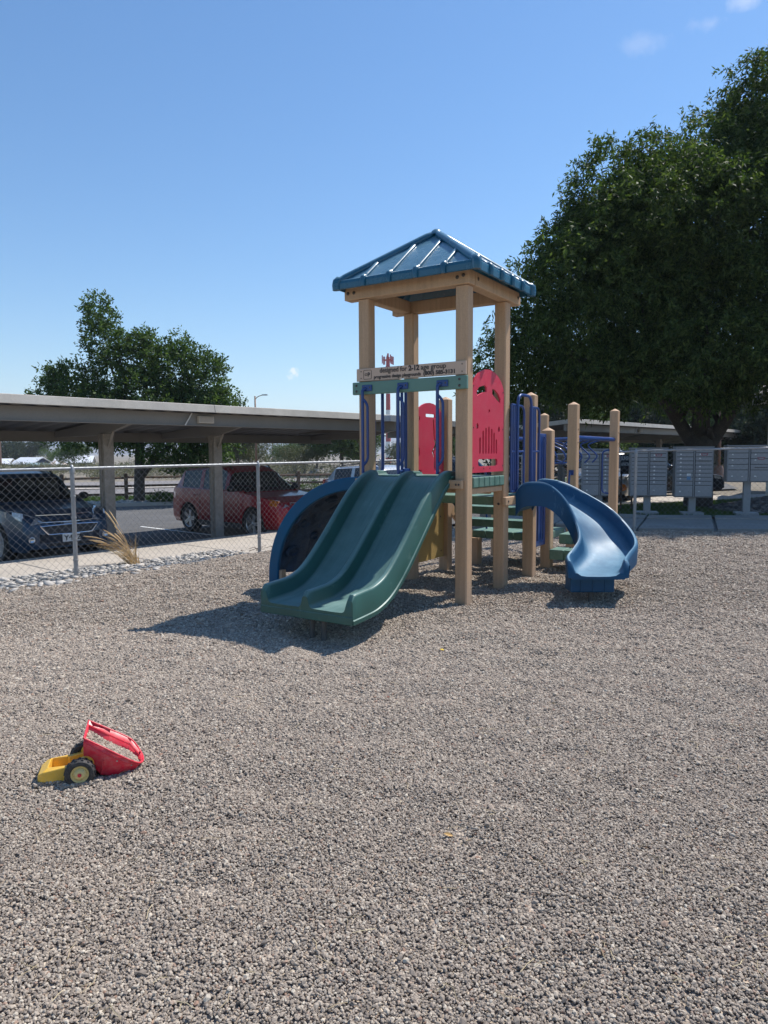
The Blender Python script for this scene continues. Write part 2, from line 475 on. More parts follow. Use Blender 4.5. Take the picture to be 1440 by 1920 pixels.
def island_mat(name, cols, rough=.8, trans=0.0, spec=.3, under=None):
    """colour that differs from piece to piece of one mesh; trans adds light coming through leaves"""
    m, nt, b = new_mat(name)
    g = nd(nt, 'ShaderNodeNewGeometry')
    c = ramp(nt, g.outputs['Random Per Island'], cols)
    nt.links.new(c, b.inputs['Base Color']); b.inputs['Roughness'].default_value = rough
    b.inputs['Specular IOR Level'].default_value = spec
    if trans:
        tr = nd(nt, 'ShaderNodeBsdfTranslucent')
        tcx = mixc(nt, 1.0, c, (1.0, 1.1, .45), 'MULTIPLY')
        nt.links.new(tcx, tr.inputs['Color'])
        mx = nt.nodes.new('ShaderNodeMixShader'); mx.inputs[0].default_value = trans
        nt.links.new(b.outputs[0], mx.inputs[1]); nt.links.new(tr.outputs[0], mx.inputs[2])
        nt.links.new(mx.outputs[0], nt.nodes['Material Output'].inputs['Surface'])
    return m
M['leaf_dark'] = island_mat('ash_leaf', [(0, (.022, .042, .012)), (.5, (.056, .094, .026)), (1, (.125, .170, .055))], .6, .45, .22)
M['leaf_mid'] = island_mat('street_tree_leaf', [(0, (.032, .062, .018)), (.5, (.066, .115, .034)), (1, (.125, .180, .055))], .6, .4, .25)
M['leaf_far'] = island_mat('far_green_leaf', [(0, (.055, .092, .030)), (.5, (.090, .145, .045)), (1, (.145, .195, .068))], .7, .25)
M['leaf_far_dark'] = island_mat('far_dark_leaf', [(0, (.030, .042, .024)), (.5, (.048, .064, .034)), (1, (.075, .09, .045))], .7, .2)
M['leaf_far_olive'] = island_mat('far_olive_leaf', [(0, (.075, .085, .045)), (.5, (.115, .125, .065)), (1, (.16, .165, .085))], .7, .2)
M['sage'] = island_mat('sage_leaf', [(0, (.11, .11, .07)), (.5, (.17, .165, .105)), (1, (.24, .225, .15))], .8, .15)
M['grass'] = island_mat('grass_blade', [(0, (.045, .085, .02)), (.5, (.075, .135, .03)), (1, (.13, .18, .055))], .6, .25)
M['dry_grass'] = island_mat('dry_grass_blade', [(0, (.36, .22, .10)), (.5, (.54, .36, .18)), (1, (.70, .53, .31))], .7, .3)
M['twig'] = island_mat('dry_litter', [(0, (.36, .28, .17)), (1, (.58, .48, .30))], .8, .1)
M['yellow_leaf'] = surface('yellow_leaf', (.75, .52, .03), .5, .1, 30, 200, .1, 0)
M['tan_leaf'] = surface('dry_tan_leaf', (.50, .30, .10), .6, .2, 30, 200, .1, 0)

def car_paint(name, col, rough=.28, metal=.35):
    m, nt, b = new_mat(name)
    co = coords(nt)
    n = nd(nt, 'ShaderNodeTexNoise', Scale=3.0, Detail=6.0); nt.links.new(co, n.inputs['Vector'])
    c = mixc(nt, ramp(nt, n.outputs['Fac'], [(.45, (0, 0, 0)), (.8, (.07,) * 3)]), col, (.22, .20, .18))
    nt.links.new(c, b.inputs['Base Color'])
    b.inputs['Roughness'].default_value = rough; b.inputs['Metallic'].default_value = metal
    b.inputs['Coat Weight'].default_value = .35; b.inputs['Coat Roughness'].default_value = .06; b.inputs['Specular IOR Level'].default_value = .3
    return m
M['paint_navy'] = car_paint('navy_car_paint', (.020, .050, .095), .3, .2)
M['paint_red'] = car_paint('red_car_paint', (.25, .003, .010), .3, .05)
M['paint_silver'] = car_paint('silver_car_paint', (.48, .50, .53), .3, .55)
M['paint_black'] = car_paint('black_car_paint', (.010, .012, .016))
M['paint_pewter'] = car_paint('pewter_car_paint', (.24, .23, .215), .32, .5)
def glass_mat():
    m, nt, b = new_mat('tinted_glass')
    b.inputs['Base Color'].default_value = (.02, .025, .03, 1); b.inputs['Roughness'].default_value = .04
    b.inputs['Specular IOR Level'].default_value = .8
    tr = nd(nt, 'ShaderNodeBsdfTransparent'); tr.inputs[0].default_value = (.42, .46, .46, 1)
    mx = nt.nodes.new('ShaderNodeMixShader'); mx.inputs[0].default_value = .38
    nt.links.new(b.outputs[0], mx.inputs[1]); nt.links.new(tr.outputs[0], mx.inputs[2])
    nt.links.new(mx.outputs[0], nt.nodes['Material Output'].inputs['Surface'])
    return m
M['glass'] = glass_mat()
def lens_mat(name, col):
    m, nt, b = new_mat(name)
    co = coords(nt)
    v = nd(nt, 'ShaderNodeTexVoronoi', Scale=22.0); nt.links.new(co, v.inputs['Vector'])
    c = mixc(nt, ramp(nt, v.outputs['Distance'], [(.1, (0, 0, 0)), (.6, (.7,) * 3)]), col, tuple(x * .35 for x in col))
    nt.links.new(c, b.inputs['Base Color']); b.inputs['Roughness'].default_value = .12; b.inputs['Metallic'].default_value = .3
    b.inputs['Coat Weight'].default_value = 1.0
    return m
M['headlight'] = lens_mat('headlight_lens', (.62, .64, .66))
M['amber'] = lens_mat('amber_lens', (.75, .22, .03))
M['tail_lens'] = lens_mat('tail_lens', (.35, .015, .02))
M['interior'] = surface('car_interior', (.02, .02, .02), .9, .1, 5, 30, .1, 0)

def gravel_ground():
    m, nt, b = new_mat('gravel_ground')
    co = coords(nt, True)
    mp = nd(nt, 'ShaderNodeMapping'); mp.inputs['Scale'].default_value = (1, 1, .4); nt.links.new(co, mp.inputs['Vector'])
    wv = nd(nt, 'ShaderNodeTexNoise', Scale=60.0, Detail=1.0); nt.links.new(mp.outputs[0], wv.inputs['Vector'])
    ad = nt.nodes.new('ShaderNodeVectorMath'); ad.operation = 'MULTIPLY_ADD'
    nt.links.new(wv.outputs['Color'], ad.inputs[0]); ad.inputs[1].default_value = (.006,) * 3; nt.links.new(mp.outputs[0], ad.inputs[2])
    v = nd(nt, 'ShaderNodeTexVoronoi', Scale=78.0); nt.links.new(ad.outputs[0], v.inputs['Vector'])
    sx = nt.nodes.new('ShaderNodeSeparateColor'); nt.links.new(v.outputs['Color'], sx.inputs[0])
    c = ramp(nt, sx.outputs[0], PEB)
    n = nd(nt, 'ShaderNodeTexNoise', Scale=1.1, Detail=5.0, Roughness=.65); nt.links.new(co, n.inputs['Vector'])
    c = mixc(nt, 1.0, c, ramp(nt, n.outputs['Fac'], [(.3, (.84, .83, .83)), (.7, (1.10, 1.08, 1.05))]), 'MULTIPLY')
    nt.links.new(c, b.inputs['Base Color']); b.inputs['Roughness'].default_value = .9
    inv = ramp(nt, v.outputs['Distance'], [(0, (1, 1, 1)), (.75, (0, 0, 0))])
    bump(nt, b, inv, 1.0, .012)
    return m
M['gravel'] = gravel_ground()
def terrain_mat():
    m, nt, b = new_mat('dry_ground')
    co = coords(nt, True)
    n = nd(nt, 'ShaderNodeTexNoise', Scale=.06, Detail=8.0, Roughness=.65); nt.links.new(co, n.inputs['Vector'])
    n2 = nd(nt, 'ShaderNodeTexNoise', Scale=1.7, Detail=6.0); nt.links.new(co, n2.inputs['Vector'])
    c = ramp(nt, n.outputs['Fac'], [(.35, (.12, .105, .075)), (.5, (.20, .17, .13)), (.68, (.29, .25, .195))])
    c = mixc(nt, 1.0, c, ramp(nt, n2.outputs['Fac'], [(.3, (.8, .8, .78)), (.7, (1.12, 1.1, 1.06))]), 'MULTIPLY')
    nt.links.new(c, b.inputs['Base Color']); b.inputs['Roughness'].default_value = .95
    bump(nt, b, n2.outputs['Fac'], .5, .1)
    return m
M['terrain'] = terrain_mat()
def soil_mat(name, c0, c1, sc=3.0):
    m, nt, b = new_mat(name)
    co = coords(nt, True)
    n = nd(nt, 'ShaderNodeTexNoise', Scale=sc, Detail=8.0, Roughness=.7); nt.links.new(co, n.inputs['Vector'])
    nt.links.new(ramp(nt, n.outputs['Fac'], [(.35, c0), (.65, c1)]), b.inputs['Base Color']); b.inputs['Roughness'].default_value = .95
    bump(nt, b, n.outputs['Fac'], .5, .03)
    return m
M['turf'] = soil_mat('turf_soil', (.04, .065, .02), (.075, .11, .032))
M['hill_blue'] = soil_mat('far_mountain_rock', (.06, .062, .062), (.10, .10, .095), .004)
def badland_mat():
    m, nt, b = new_mat('pale_badland_slope')
    co = coords(nt, True)
    mp = nd(nt, 'ShaderNodeMapping'); mp.inputs['Scale'].default_value = (.02, .004, .012); nt.links.new(co, mp.inputs['Vector'])
    n = nd(nt, 'ShaderNodeTexNoise', Scale=1.0, Detail=8.0, Roughness=.7); nt.links.new(mp.outputs[0], n.inputs['Vector'])
    nt.links.new(ramp(nt, n.outputs['Fac'], [(.35, (.10, .095, .085)), (.55, (.17, .155, .14)), (.7, (.25, .23, .205))]), b.inputs['Base Color'])
    b.inputs['Roughness'].default_value = 1
    return m
M['badland'] = badland_mat()

# ================================================================== SETTING
def grid_sheet(name, xs, ys, hf, mat, lift=0.0, smooth=True, **kw):
    xs = np.asarray(xs); ys = np.asarray(ys)
    X, Y = np.meshgrid(xs, ys)
    Z = hf(X, Y) + lift
    nx, ny = len(xs), len(ys)
    co = np.stack([X, Y, Z], -1).reshape(-1, 3)
    i = np.arange(nx * (ny - 1)).reshape(ny - 1, nx)[:, :-1].ravel()
    f = np.stack([i, i + 1, i + nx + 1, i + nx], -1)
    me = bpy.data.meshes.new(name)
    me.vertices.add(len(co)); me.vertices.foreach_set('co', co.ravel())
    me.loops.add(f.size); me.loops.foreach_set('vertex_index', f.ravel())
    me.polygons.add(len(f)); me.polygons.foreach_set('loop_start', np.arange(0, f.size, 4))
    me.update(calc_edges=True)
    if smooth: me.shade_smooth()
    return put(name, me, mat, kind='structure', **kw)

def geo(a, b, n, p=2.5):
    t = np.linspace(0, 1, n) ** p
    return a + (b - a) * t
xs = np.concatenate([-geo(40, 4100, 40)[::-1], np.arange(-39, 40, 1.0), geo(40, 4100, 40)])
ys = np.concatenate([-geo(6, 400, 10)[::-1], np.arange(-5, 70, 1.0), geo(70, 4100, 50)])
grid_sheet('ground', xs, ys, h_out, M['terrain'], -.07)

def strip(name, near, far, nseg, hf, mat, lift, thick=0.0, kind='structure', parent=None, ncross=6, **kw):
    """ground-hugging band between two polylines"""
    def samp(pl, t):
        pl = [Vector((*p[:2], 0)) for p in pl]
        L = [0]
        for a, b in zip(pl, pl[1:]): L.append(L[-1] + (b - a).length)
        d = t * L[-1]
        for i in range(len(pl) - 1):
            if d <= L[i + 1] + 1e-9:
                u = (d - L[i]) / max(1e-9, L[i + 1] - L[i]); return pl[i].lerp(pl[i + 1], u)
        return pl[-1]
    mb = MB(); secs = []
    for i in range(nseg + 1):
        a = samp(near, i / nseg); b = samp(far, i / nseg)
        c = []
        for j in range(ncross + 1):
            p = a.lerp(b, j / ncross); c.append(Vector((p.x, p.y, float(hf(p.x, p.y)) + lift)))
        if thick:
            c = [c[0] - Vector((0, 0, thick))] + c + [c[-1] - Vector((0, 0, thick))]
        secs.append(c)
    mb.loft(secs, closed=bool(thick), caps=bool(thick))
    return mb.build(name, mat, parent, smooth=False, kind=kind, **kw)

flat = lambda z: (lambda x, y: z)
def pq(p, q): v = PQ(p, q); return (v.x, v.y)

# gravel play yard
CORNER = Vector((1.0, 16.05, 0))
F_RIGHT = Vector((4.75, 13.4, 0))
F_END = Vector((13.5, 12.4, 0))
def inside(x, y):
    """inside the fenced yard"""
    q = (x - FP.x) * NQ.x + (y - FP.y) * NQ.y
    n1 = Vector((F_RIGHT.y - CORNER.y, -(F_RIGHT.x - CORNER.x), 0)).normalized() * -1
    n2 = Vector((F_END.y - F_RIGHT.y, -(F_END.x - F_RIGHT.x), 0)).normalized() * -1
    d1 = (x - CORNER.x) * n1.x + (y - CORNER.y) * n1.y
    d2 = (x - F_RIGHT.x) * n2.x + (y - F_RIGHT.y) * n2.y
    return q, d1, d2
# yard sheet: rows run from far left of the camera up to the fence
mb = MB()
def yard_far(x):
    ax = FP.x + W.x * 0; 
    yl = FP.y + (x - FP.x) * W.y / W.x
    y1 = CORNER.y + (x - CORNER.x) * (F_RIGHT.y - CORNER.y) / (F_RIGHT.x - CORNER.x)
    y2 = F_RIGHT.y + (x - F_RIGHT.x) * (F_END.y - F_RIGHT.y) / (F_END.x - F_RIGHT.x)
    if x < CORNER.x: return yl
    if x < F_RIGHT.x: return y1
    return y2
xs = np.arange(-12, 13.5, .09); rows = 170
far = np.array([yard_far(x) for x in xs])
Y = np.zeros((rows, len(xs)))
for r in range(rows):
    t = (r / (rows - 1)) ** .9
    Y[r] = -1.5 + (np.maximum(far, -1.4) + 1.5) * t
X = np.repeat(xs[None, :], rows, 0)
Z = h_yard(X, Y) - .005
co = np.stack([X, Y, Z], -1).reshape(-1, 3); nx = len(xs)
i = np.arange(nx * (rows - 1)).reshape(rows - 1, nx)[:, :-1].ravel()
f = np.stack([i, i + 1, i + nx + 1, i + nx], -1)
me = bpy.data.meshes.new('gravel_yard')
me.vertices.add(len(co)); me.vertices.foreach_set('co', co.ravel())
me.loops.add(f.size); me.loops.foreach_set('vertex_index', f.ravel())
me.polygons.add(len(f)); me.polygons.foreach_set('loop_start', np.arange(0, f.size, 4))
me.update(calc_edges=True); me.shade_smooth()
gravel_yard = put('gravel_yard', me, M['gravel'], kind='structure')

# ---- left pavement slabs between the fence and the parking
LW0, LW1 = .10, 2.62
walk_l = strip('pavement', [pq(-9, LW0), pq(9.3, LW0)], [pq(-9, LW1), pq(9.3, LW1)], 18, flat(-.335), M['concrete_old'], 0, .3)
mb = MB(); mb.box(.006, 1.514, 0, LW1 - LW0, 0, .06)
slab_me = mb.mesh('slab')
slab_me.materials.append(M['concrete'])
rzw = math.atan2(W.y, W.x)
for k in range(12):
    o = put('slab', slab_me, None, walk_l)
    o.location = PQ(-9 + k * 1.525, LW0, -.333); o.rotation_euler = (0, 0, rzw)
    add_bevel(o, .012, 1)
# kerb
kerb = MB(); 
kerb.box(0, 18.3, 0, .15, -.3, .0)
k_o = kerb.build('kerb', M['concrete'], kind='structure', bevel=.02); k_o.location = PQ(-9, LW1 + .004, -.285); k_o.rotation_euler = (0, 0, rzw)

# ---- asphalt of the car park
strip('car_park', [pq(-14, 2.76), pq(9, 2.76), (1.6, 19.0), (6.0, 24), (14, 28)],
      [(-32, 21.0), (-9.6, 26.9), (0, 30.4), (6, 34), (20, 44)], 40, h_out, M['asphalt'], -.0)
# right-hand pavement along the fence (in the tree's shade)
RW = [(2.2, 15.6), (4.85, 13.55), (13.5, 12.56)]
RWF = [(3.3, 17.9), (6.0, 16.1), (14.5, 15.1)]
walk_r = strip('pavement', RW, RWF, 14, flat(-.035), M['concrete_old'], 0, .2)
def quad_slab(a, b, c, d, z0, z1):
    mb = MB(); mb.prism([a, b, c, d], z0, z1); return mb
def lerp2(a, b, t): return (a[0] + (b[0] - a[0]) * t, a[1] + (b[1] - a[1]) * t)
for (n0, n1, f0, f1, cnt) in ((RW[0], RW[1], RWF[0], RWF[1], 2), (RW[1], RW[2], RWF[1], RWF[2], 6)):
    for k in range(cnt):
        e = .004
        a = lerp2(n0, n1, k / cnt + e); b = lerp2(n0, n1, (k + 1) / cnt - e)
        c = lerp2(f0, f1, (k + 1) / cnt - e); d = lerp2(f0, f1, k / cnt + e)
        a2, b2 = lerp2(a, d, .72), lerp2(b, c, .72)
        quad_slab(a, b, b2, a2, -.03, .025).build('slab', M['concrete_old'], walk_r, bevel=.008)
        a3, b3 = lerp2(a, d, .73), lerp2(b, c, .73)
        quad_slab(a3, b3, c, d, -.03, .05).build('slab', M['concrete_old'], walk_r, bevel=.008)
# lawn under the big tree, then a sunlit footpath
strip('lawn', [(3.0, 18.0), (6.0, 16.2), (14.5, 15.2)], [(4.4, 18.2), (9.2, 20.7), (16, 24)], 16, h_out, M['turf'], .01)
path_r = strip('footpath', [(3.2, 17.6), (9.25, 20.8), (17, 25)], [(2.6, 19.2), (9.0, 22.9), (17, 27.4)], 12, flat(-.06), M['concrete'], 0, .2)
for k in range(8):
    a = lerp2((3.2, 17.6), (9.25, 20.8), k / 6 + .004); b = lerp2((3.2, 17.6), (9.25, 20.8), (k + 1) / 6 - .004)
    d = lerp2((2.6, 19.2), (9.0, 22.9), k / 6 + .004); c = lerp2((2.6, 19.2), (9.0, 22.9), (k + 1) / 6 - .004)
    quad_slab(a, b, c, d, -.055, .03).build('slab', M['concrete'], path_r)

# ---- far side of the car park: kerb, stone bed, grass verge, road, pale footway
fd = Vector((.94, .34, 0)); fn = Vector((-.34, .94, 0)); FO = Vector((-9.6, 26.9, 0))
def ff(s, t): v = FO + fd * s + fn * t; return (v.x, v.y)
def band(name, t0, t1, mat, lift, thick=0, s0=-60, s1=60, n=30, **kw):
    return strip(name, [ff(s0, t0), ff(s1, t0)], [ff(s0, t1), ff(s1, t1)], n, h_out, mat, lift, thick, **kw)
band('kerb', 0, .18, M['concrete'], .13, .2, s0=-30, s1=14)
band('stone_bed', .18, 2.0, M['concrete_old'], .06, s0=-30, s1=14)
band('grass_verge', 2.0, 6.2, M['turf'], .04)
band('road', 6.2, 14.5, M['road'], .0)
band('footway', 14.5, 17.0, M['white_paint'] if False else M['concrete'], .04)
band('road_shoulder', 17.0, 26, M['road'], -.01)

# ---- parking lines
pl = MB()
for k in range(-2, 5):
    for s in (0,):
        P0 = PQ(k * 2.63 + 5.26 - .0, 3.0); 
        for a in (0,):
            c = [PQ(k * 2.63 + 3.0 + dx, q, 0) for dx, q in ((-.05, 2.9), (.05, 2.9), (.05, 8.0), (-.05, 8.0))]
            pl.add([(v.x, v.y, float(h_out(v.x, v.y)) + .006) for v in c], [(0, 1, 2, 3)])
pl.build('parking_marking', M['white_paint'], kind='structure')

# ---- mountains
def ridge(name, x0, x1, y0, y1, hfun, mat, nx=260, ny=40):
    xs = np.linspace(x0, x1, nx); ys = np.linspace(y0, y1, ny)
    return grid_sheet(name, xs, ys, hfun, mat, 0)
def h_mtn(x, y):
    t = np.clip((y - 3000) / 800, 0, 1)
    crest = 118 + 26 * fbm(x / 900 + 3, x * 0 + 2, 3) * 2 - .006 * (x + 1200)
    g = np.abs(fbm(x / 130, y / 260 + 4, 4)) * 120
    return -3 + crest * sstep(t * 1.15) - g * sstep(t * 3) * (1 - t)
ridge('far_mountain_ridge', -4000, 4000, 3000, 3800, h_mtn, M['hill_blue'], 420, 40)
def h_bad(x, y):
    t = np.clip((y - 2300) / 420, 0, 1)
    crest = 46 + 60 * (fbm(x / 260 + 1, x * 0 + 8, 3)) - 20 * sstep((np.abs(x + 250) - 900) / 700)
    g = np.abs(fbm(x / 55, y / 140, 4)) * 70
    return -3 + np.maximum(crest, 3) * sstep(t * 1.2) - g * sstep(t * 3) * (1 - t)
ridge('badland_hill', -2600, 2600, 2300, 2720, h_bad, M['badland'], 520, 40)

# ---- haze
hz = MB(); hz.box(-4180, 4180, -450, 4150, -6.0, 200)
hm = bpy.data.materials.new('thin_air'); hm.use_nodes = True
hn = hm.node_tree; hn.nodes.clear()
ho = hn.nodes.new('ShaderNodeOutputMaterial'); hv = hn.nodes.new('ShaderNodeVolumePrincipled')
hv.inputs['Color'].default_value = (.72, .84, 1.0, 1); hv.inputs['Density'].default_value = .00024
hv.inputs['Anisotropy'].default_value = .2
hn.links.new(hv.outputs[0], ho.inputs['Volume'])
hz.build('haze', hm, kind='stuff')

# ================================================================== CHAIN-LINK FENCE
def chain_fence(name, label, p0, p1, z0a, z0b, z1a, z1b, posts, extra_post_top=.05):
    """posts: distances along the run; z0 foot heights, z1 rail heights at the two ends"""
    p0 = Vector(p0); p1 = Vector(p1); L = (p1 - p0).length; u = (p1 - p0).normalized()
    t = thing(name, label, 'fence', (p0.x, p0.y, 0), math.atan2(u.y, u.x), 'chain-link fence runs round the play yard')
    za = lambda s: z0a + (z0b - z0a) * s / L
    zb = lambda s: z1a + (z1b - z1a) * s / L
    for s in posts:
        m = MB(); r = .030
        m.lathe([(r, za(s) - .3), (r, zb(s) - .06), (r + .008, zb(s) - .058), (r + .008, zb(s) - .02), (r * .9, zb(s) + .02), (r * .4, zb(s) + extra_post_top), (0.001, zb(s) + extra_post_top + .005)], 14,
                Matrix.Translation((s, 0, 0)))
        m.build('post', M['galv'], t, angle=40)
        for h in (.25, .55, .85, 1.15):
            if za(s) + h < zb(s) - .1:
                b = MB(); b.lathe([(r + .004, -.012), (r + .007, -.01), (r + .007, .01), (r + .004, .012)], 12, Matrix.Translation((s, 0, za(s) + h)))
                b.build('tension_band', M['galv'], t)
    m = MB(); m.tube([(0, 0, zb(0)), (L, 0, zb(L))], .021, 12); m.build('top_rail', M['galv'], t, angle=40)
    # the woven wire: two families of slanting wires, tied in front of and behind each other
    m = MB(); pitch = .102; r = .00135; off = -.028
    top = lambda s: zb(s) + .025; bot = lambda s: za(s) + .03
    for fam in (1, -1):
        s = -1.8
        while s < L + 1.8:
            # line x = s + fam*(z)
            pts = []
            z_lo = bot(min(max(s, 0), L)); z_hi = top(min(max(s, 0), L))
            x_lo, x_hi = s, s + fam * (z_hi - z_lo)
            a, b = (x_lo, z_lo), (x_hi, z_hi)
            lo, hi = 0.0, 1.0
            dx = b[0] - a[0]
            for lim, sgn in ((0, 1), (L, -1)):
                # sgn*(a+dx*t - lim) >= 0
                va = sgn * (a[0] - lim); vb = sgn * (b[0] - lim)
                if va < 0 and vb < 0: lo, hi = 1, 0; break
                if va < 0: lo = max(lo, va / (va - vb))
                elif vb < 0: hi = min(hi, va / (va - vb))
            if hi - lo > .02:
                y = off + fam * .0018
                pa = Vector((a[0] + dx * lo, y, a[1] + (b[1] - a[1]) * lo)); pb = Vector((a[0] + dx * hi, y, a[1] + (b[1] - a[1]) * hi))
                m.tube([pa, pb], r, 4, caps=False)
            s += pitch
    # knuckled ends sticking up over the rail
    s = pitch / 2
    while s < L:
        m.tube([(s - .008, off, top(s) - .01), (s, off, top(s) + .018), (s + .008, off, top(s) - .01)], .0021, 3, caps=False)
        s += pitch
    m.build('chain_link_mesh', M['wire'], t)
    return t
pA = PQ(-6.6, 0); pC = Vector(CORNER)
Lleft = (pC - pA).length
chain_fence('chain_link_fence', 'galvanised chain-link fence in front of the parked cars left of the slide', pA, pC, -.27, -.20, 1.27, 1.33,
            [0, 3.3, 6.6, 9.88, 13.1, Lleft])
Lr = (F_RIGHT - CORNER).length
chain_fence('chain_link_fence', 'galvanised chain-link fence running behind the playground posts to the mailboxes', CORNER, F_RIGHT, -.1, .0, 1.33, 1.49, [2.3, Lr - .001])
Le = (F_END - F_RIGHT).length
chain_fence('chain_link_fence', 'galvanised chain-link fence between the gravel and the grey mailboxes', F_RIGHT, F_END, .0, .03, 1.50, 1.66, [3.6, 6.4, Le])

# ================================================================== CARPORTS
def carport(label, org, rz, length, front, back, z_front, z_back, post_at, z_ground, light=None, fascia='carport', post_line=0.0):
    """local x along the row of stalls, local y towards the back; posts stand on y=0"""
    t = thing('carport', label, 'carport', (org[0], org[1], 0), rz, 'flat-roofed carports over the parking stalls')
    zf = lambda y: z_front + (z_back - z_front) * (y + front) / (front + back)
    x0, x1 = 0, length
    # corrugated roof deck
    m = MB(); secs = []; n = int(length / .1)
    wave = [0, .0, .04, .04]
    prof = []
    for i in range(n + 1):
        prof.append((x0 + i * length / n, wave[i % 4]))
    top = [[Vector((x, -front + .03, zf(-front) - .12 + w)) for x, w in prof], [Vector((x, back - .03, zf(back) - .12 + w)) for x, w in prof]]
    m.loft(top, closed=False, caps=False)
    low = [[Vector((p.x, p.y, p.z - .008)) for p in c] for c in top]
    m.loft(low, closed=False, caps=False)
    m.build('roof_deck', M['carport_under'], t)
    tp = MB(); tp.add([(x0 + .04, -front + .04, zf(-front) - .03), (x1 - .04, -front + .04, zf(-front) - .03), (x1 - .04, back - .04, zf(back) - .03), (x0 + .04, back - .04, zf(back) - .03)], [(0, 1, 2, 3)])
    tp.build('roof_sheet', M['carport_bright'], t)
    # fascia boards round the edge
    th = .15
    seg = 6.1; x = x0
    while x < x1 - .01:
        e = min(x + seg, x1)
        m = MB(); m.loft([[Vector((xx, yy, zz)) for yy, zz in ((-front - .022, z_front - th), (-front + .01, z_front), (-front + .045, z_front + .004), (-front + .045, z_front - .02), (-front + .012, z_front - th))] for xx in (x + .004, e - .004)])
        m.build('fascia', M[fascia], t, bevel=.006)
        m = MB(); m.box(x + .004, e - .004, back - .03, back, z_back - th, z_back); m.build('fascia', M[fascia], t)
        x = e
    for xx in (x0 - .03, x1):
        m = MB()
        vs = [(xx, -front, z_front - th), (xx, back, z_back - th), (xx, back, z_back), (xx, -front, z_front)]
        m.prism([(0, 0)] * 0, 0, 0) if False else None
        secs = [[Vector((xx, y, z)) for _, y, z in vs], [Vector((xx + .03, y, z)) for _, y, z in vs]]
        m.loft(secs); m.build('fascia', M[fascia], t)
    # long beams and cross beams
    for y, h in ((-front + .32, .25), (back - .5, .22)):
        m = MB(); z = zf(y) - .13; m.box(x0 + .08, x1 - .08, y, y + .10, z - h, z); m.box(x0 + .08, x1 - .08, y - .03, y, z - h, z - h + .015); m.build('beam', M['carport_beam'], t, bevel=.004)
    for px in post_at:
        m = MB()
        y0, y1 = -front + .42, back - .52
        z0, z1 = zf(y0) - .14, zf(y1) - .14
        vs = [(y0, z0 - .14), (0, (z0 + z1) / 2 - .26), (y1, z1 - .12), (y1, z1), (y0, z0)]
        m.loft([[Vector((px - .05, y, z)) for y, z in vs], [Vector((px + .05, y, z)) for y, z in vs]])
        m.build('cross_beam', M['carport_beam'], t)
        pz = zf(0) - .4
        m = MB(); m.box(px - .11, px + .11, -.11, .11, z_ground - .1, pz); 
        m.box(px - .135, px - .11, -.03, .03, z_ground, pz - .1)
        m.build('post', M['carport_post'], t, bevel=.012)
        m = MB()
        for sy in (-1, 1):
            m.tube([(px, sy * .1, pz - .30), (px, sy * .38, zf(sy * .38) - .30)], .028, 4)
        m.build('brace', M['carport_post'], t)
        m = MB(); m.lathe([(0.001, .02), (.26, .02), (.28, 0), (.28, -.2)], 18, Matrix.Translation((px, 0, z_ground + .02)))
        m.build('footing', M['concrete_old'], t)
    if light is not None:
        for lx in light:
            m = MB(); m.box(lx, lx + .36, -front + .24, -front + .32, z_front - th - .20, z_front - th - .06)
            f_ = m.build('light_box', M['siding'], t, bevel=.01)
            m = MB(); m.box(lx + .03, lx + .33, -front + .232, -front + .24, z_front - th - .18, z_front - th - .08); m.build('lens', M['concrete'], f_)
            m = MB(); m.tube([(lx - .30, -front + .28, z_front - th - .25), (lx - .14, -front + .28, z_front - th - .01)], .014, 5); m.build('conduit', M['white_paint'], t)
    return t
# posts of the long carport stand on the line q = 4.07
P2 = Vector((-3.85, 16.3, 0)); P1 = P2 - W * 2.63
org = P1 - W * 4.72
carport('long beige carport over the dark blue and red vehicles behind the fence', org, rzw, 13.3, 1.75, 2.65, 2.45, 2.08,
        [.6, 4.72, 4.72 + 2.63, 12.4], -.5, light=[5.9])
dz = math.atan2(D.y, D.x)
carport('short pale-edged carport seen past the tower post beyond the long one', Vector((-1.9, 21.2, 0)), dz, 2.9 * 1.3, 1.2, 3.5, 2.42, 2.30, [3.5], -.5, fascia='carport_bright')
W2 = Vector((13.4, 15, 0)).normalized()
carport('long beige carport behind the grey mailboxes under the big tree', Vector((5.2, 25.8, 0)), math.atan2(W2.y, W2.x), 23, 1.8, 2.8, 2.62, 2.25,
        [2.6, 7.6, 12.6, 17.6, 21.6], 0.0, light=[6.3])

# ================================================================== SPLIT-RAIL FENCE
t = thing('rail_fence', 'weathered brown three-rail wooden fence beyond the parking lot', 'fence')
for s in np.arange(-27, 22, 2.44):
    x, y = ff(s, 2.9); z = float(h_out(x, y))
    m = MB(); m.box(-.075, .075, -.075, .075, -.1, 1.18); o = m.build('post', M['wood_rail'], t, bevel=.015, loc=(x, y, z)); o.rotation_euler = (0, 0, math.atan2(fd.y, fd.x) + random.uniform(-.05, .05))
for s in np.arange(-27, 20, 2.44):
    for h in (.32, .66, 1.0):
        a = ff(s, 2.9); b = ff(s + 2.44, 2.9)
        m = MB(); m.tube([(a[0], a[1], float(h_out(*a)) + h + random.uniform(-.03, .03)), ((a[0] + b[0]) / 2, (a[1] + b[1]) / 2, float(h_out(*a)) + h), (b[0], b[1], float(h_out(*b)) + h + random.uniform(-.03, .03))], .055, 6)
        m.build('rail', M['wood_rail'], t)

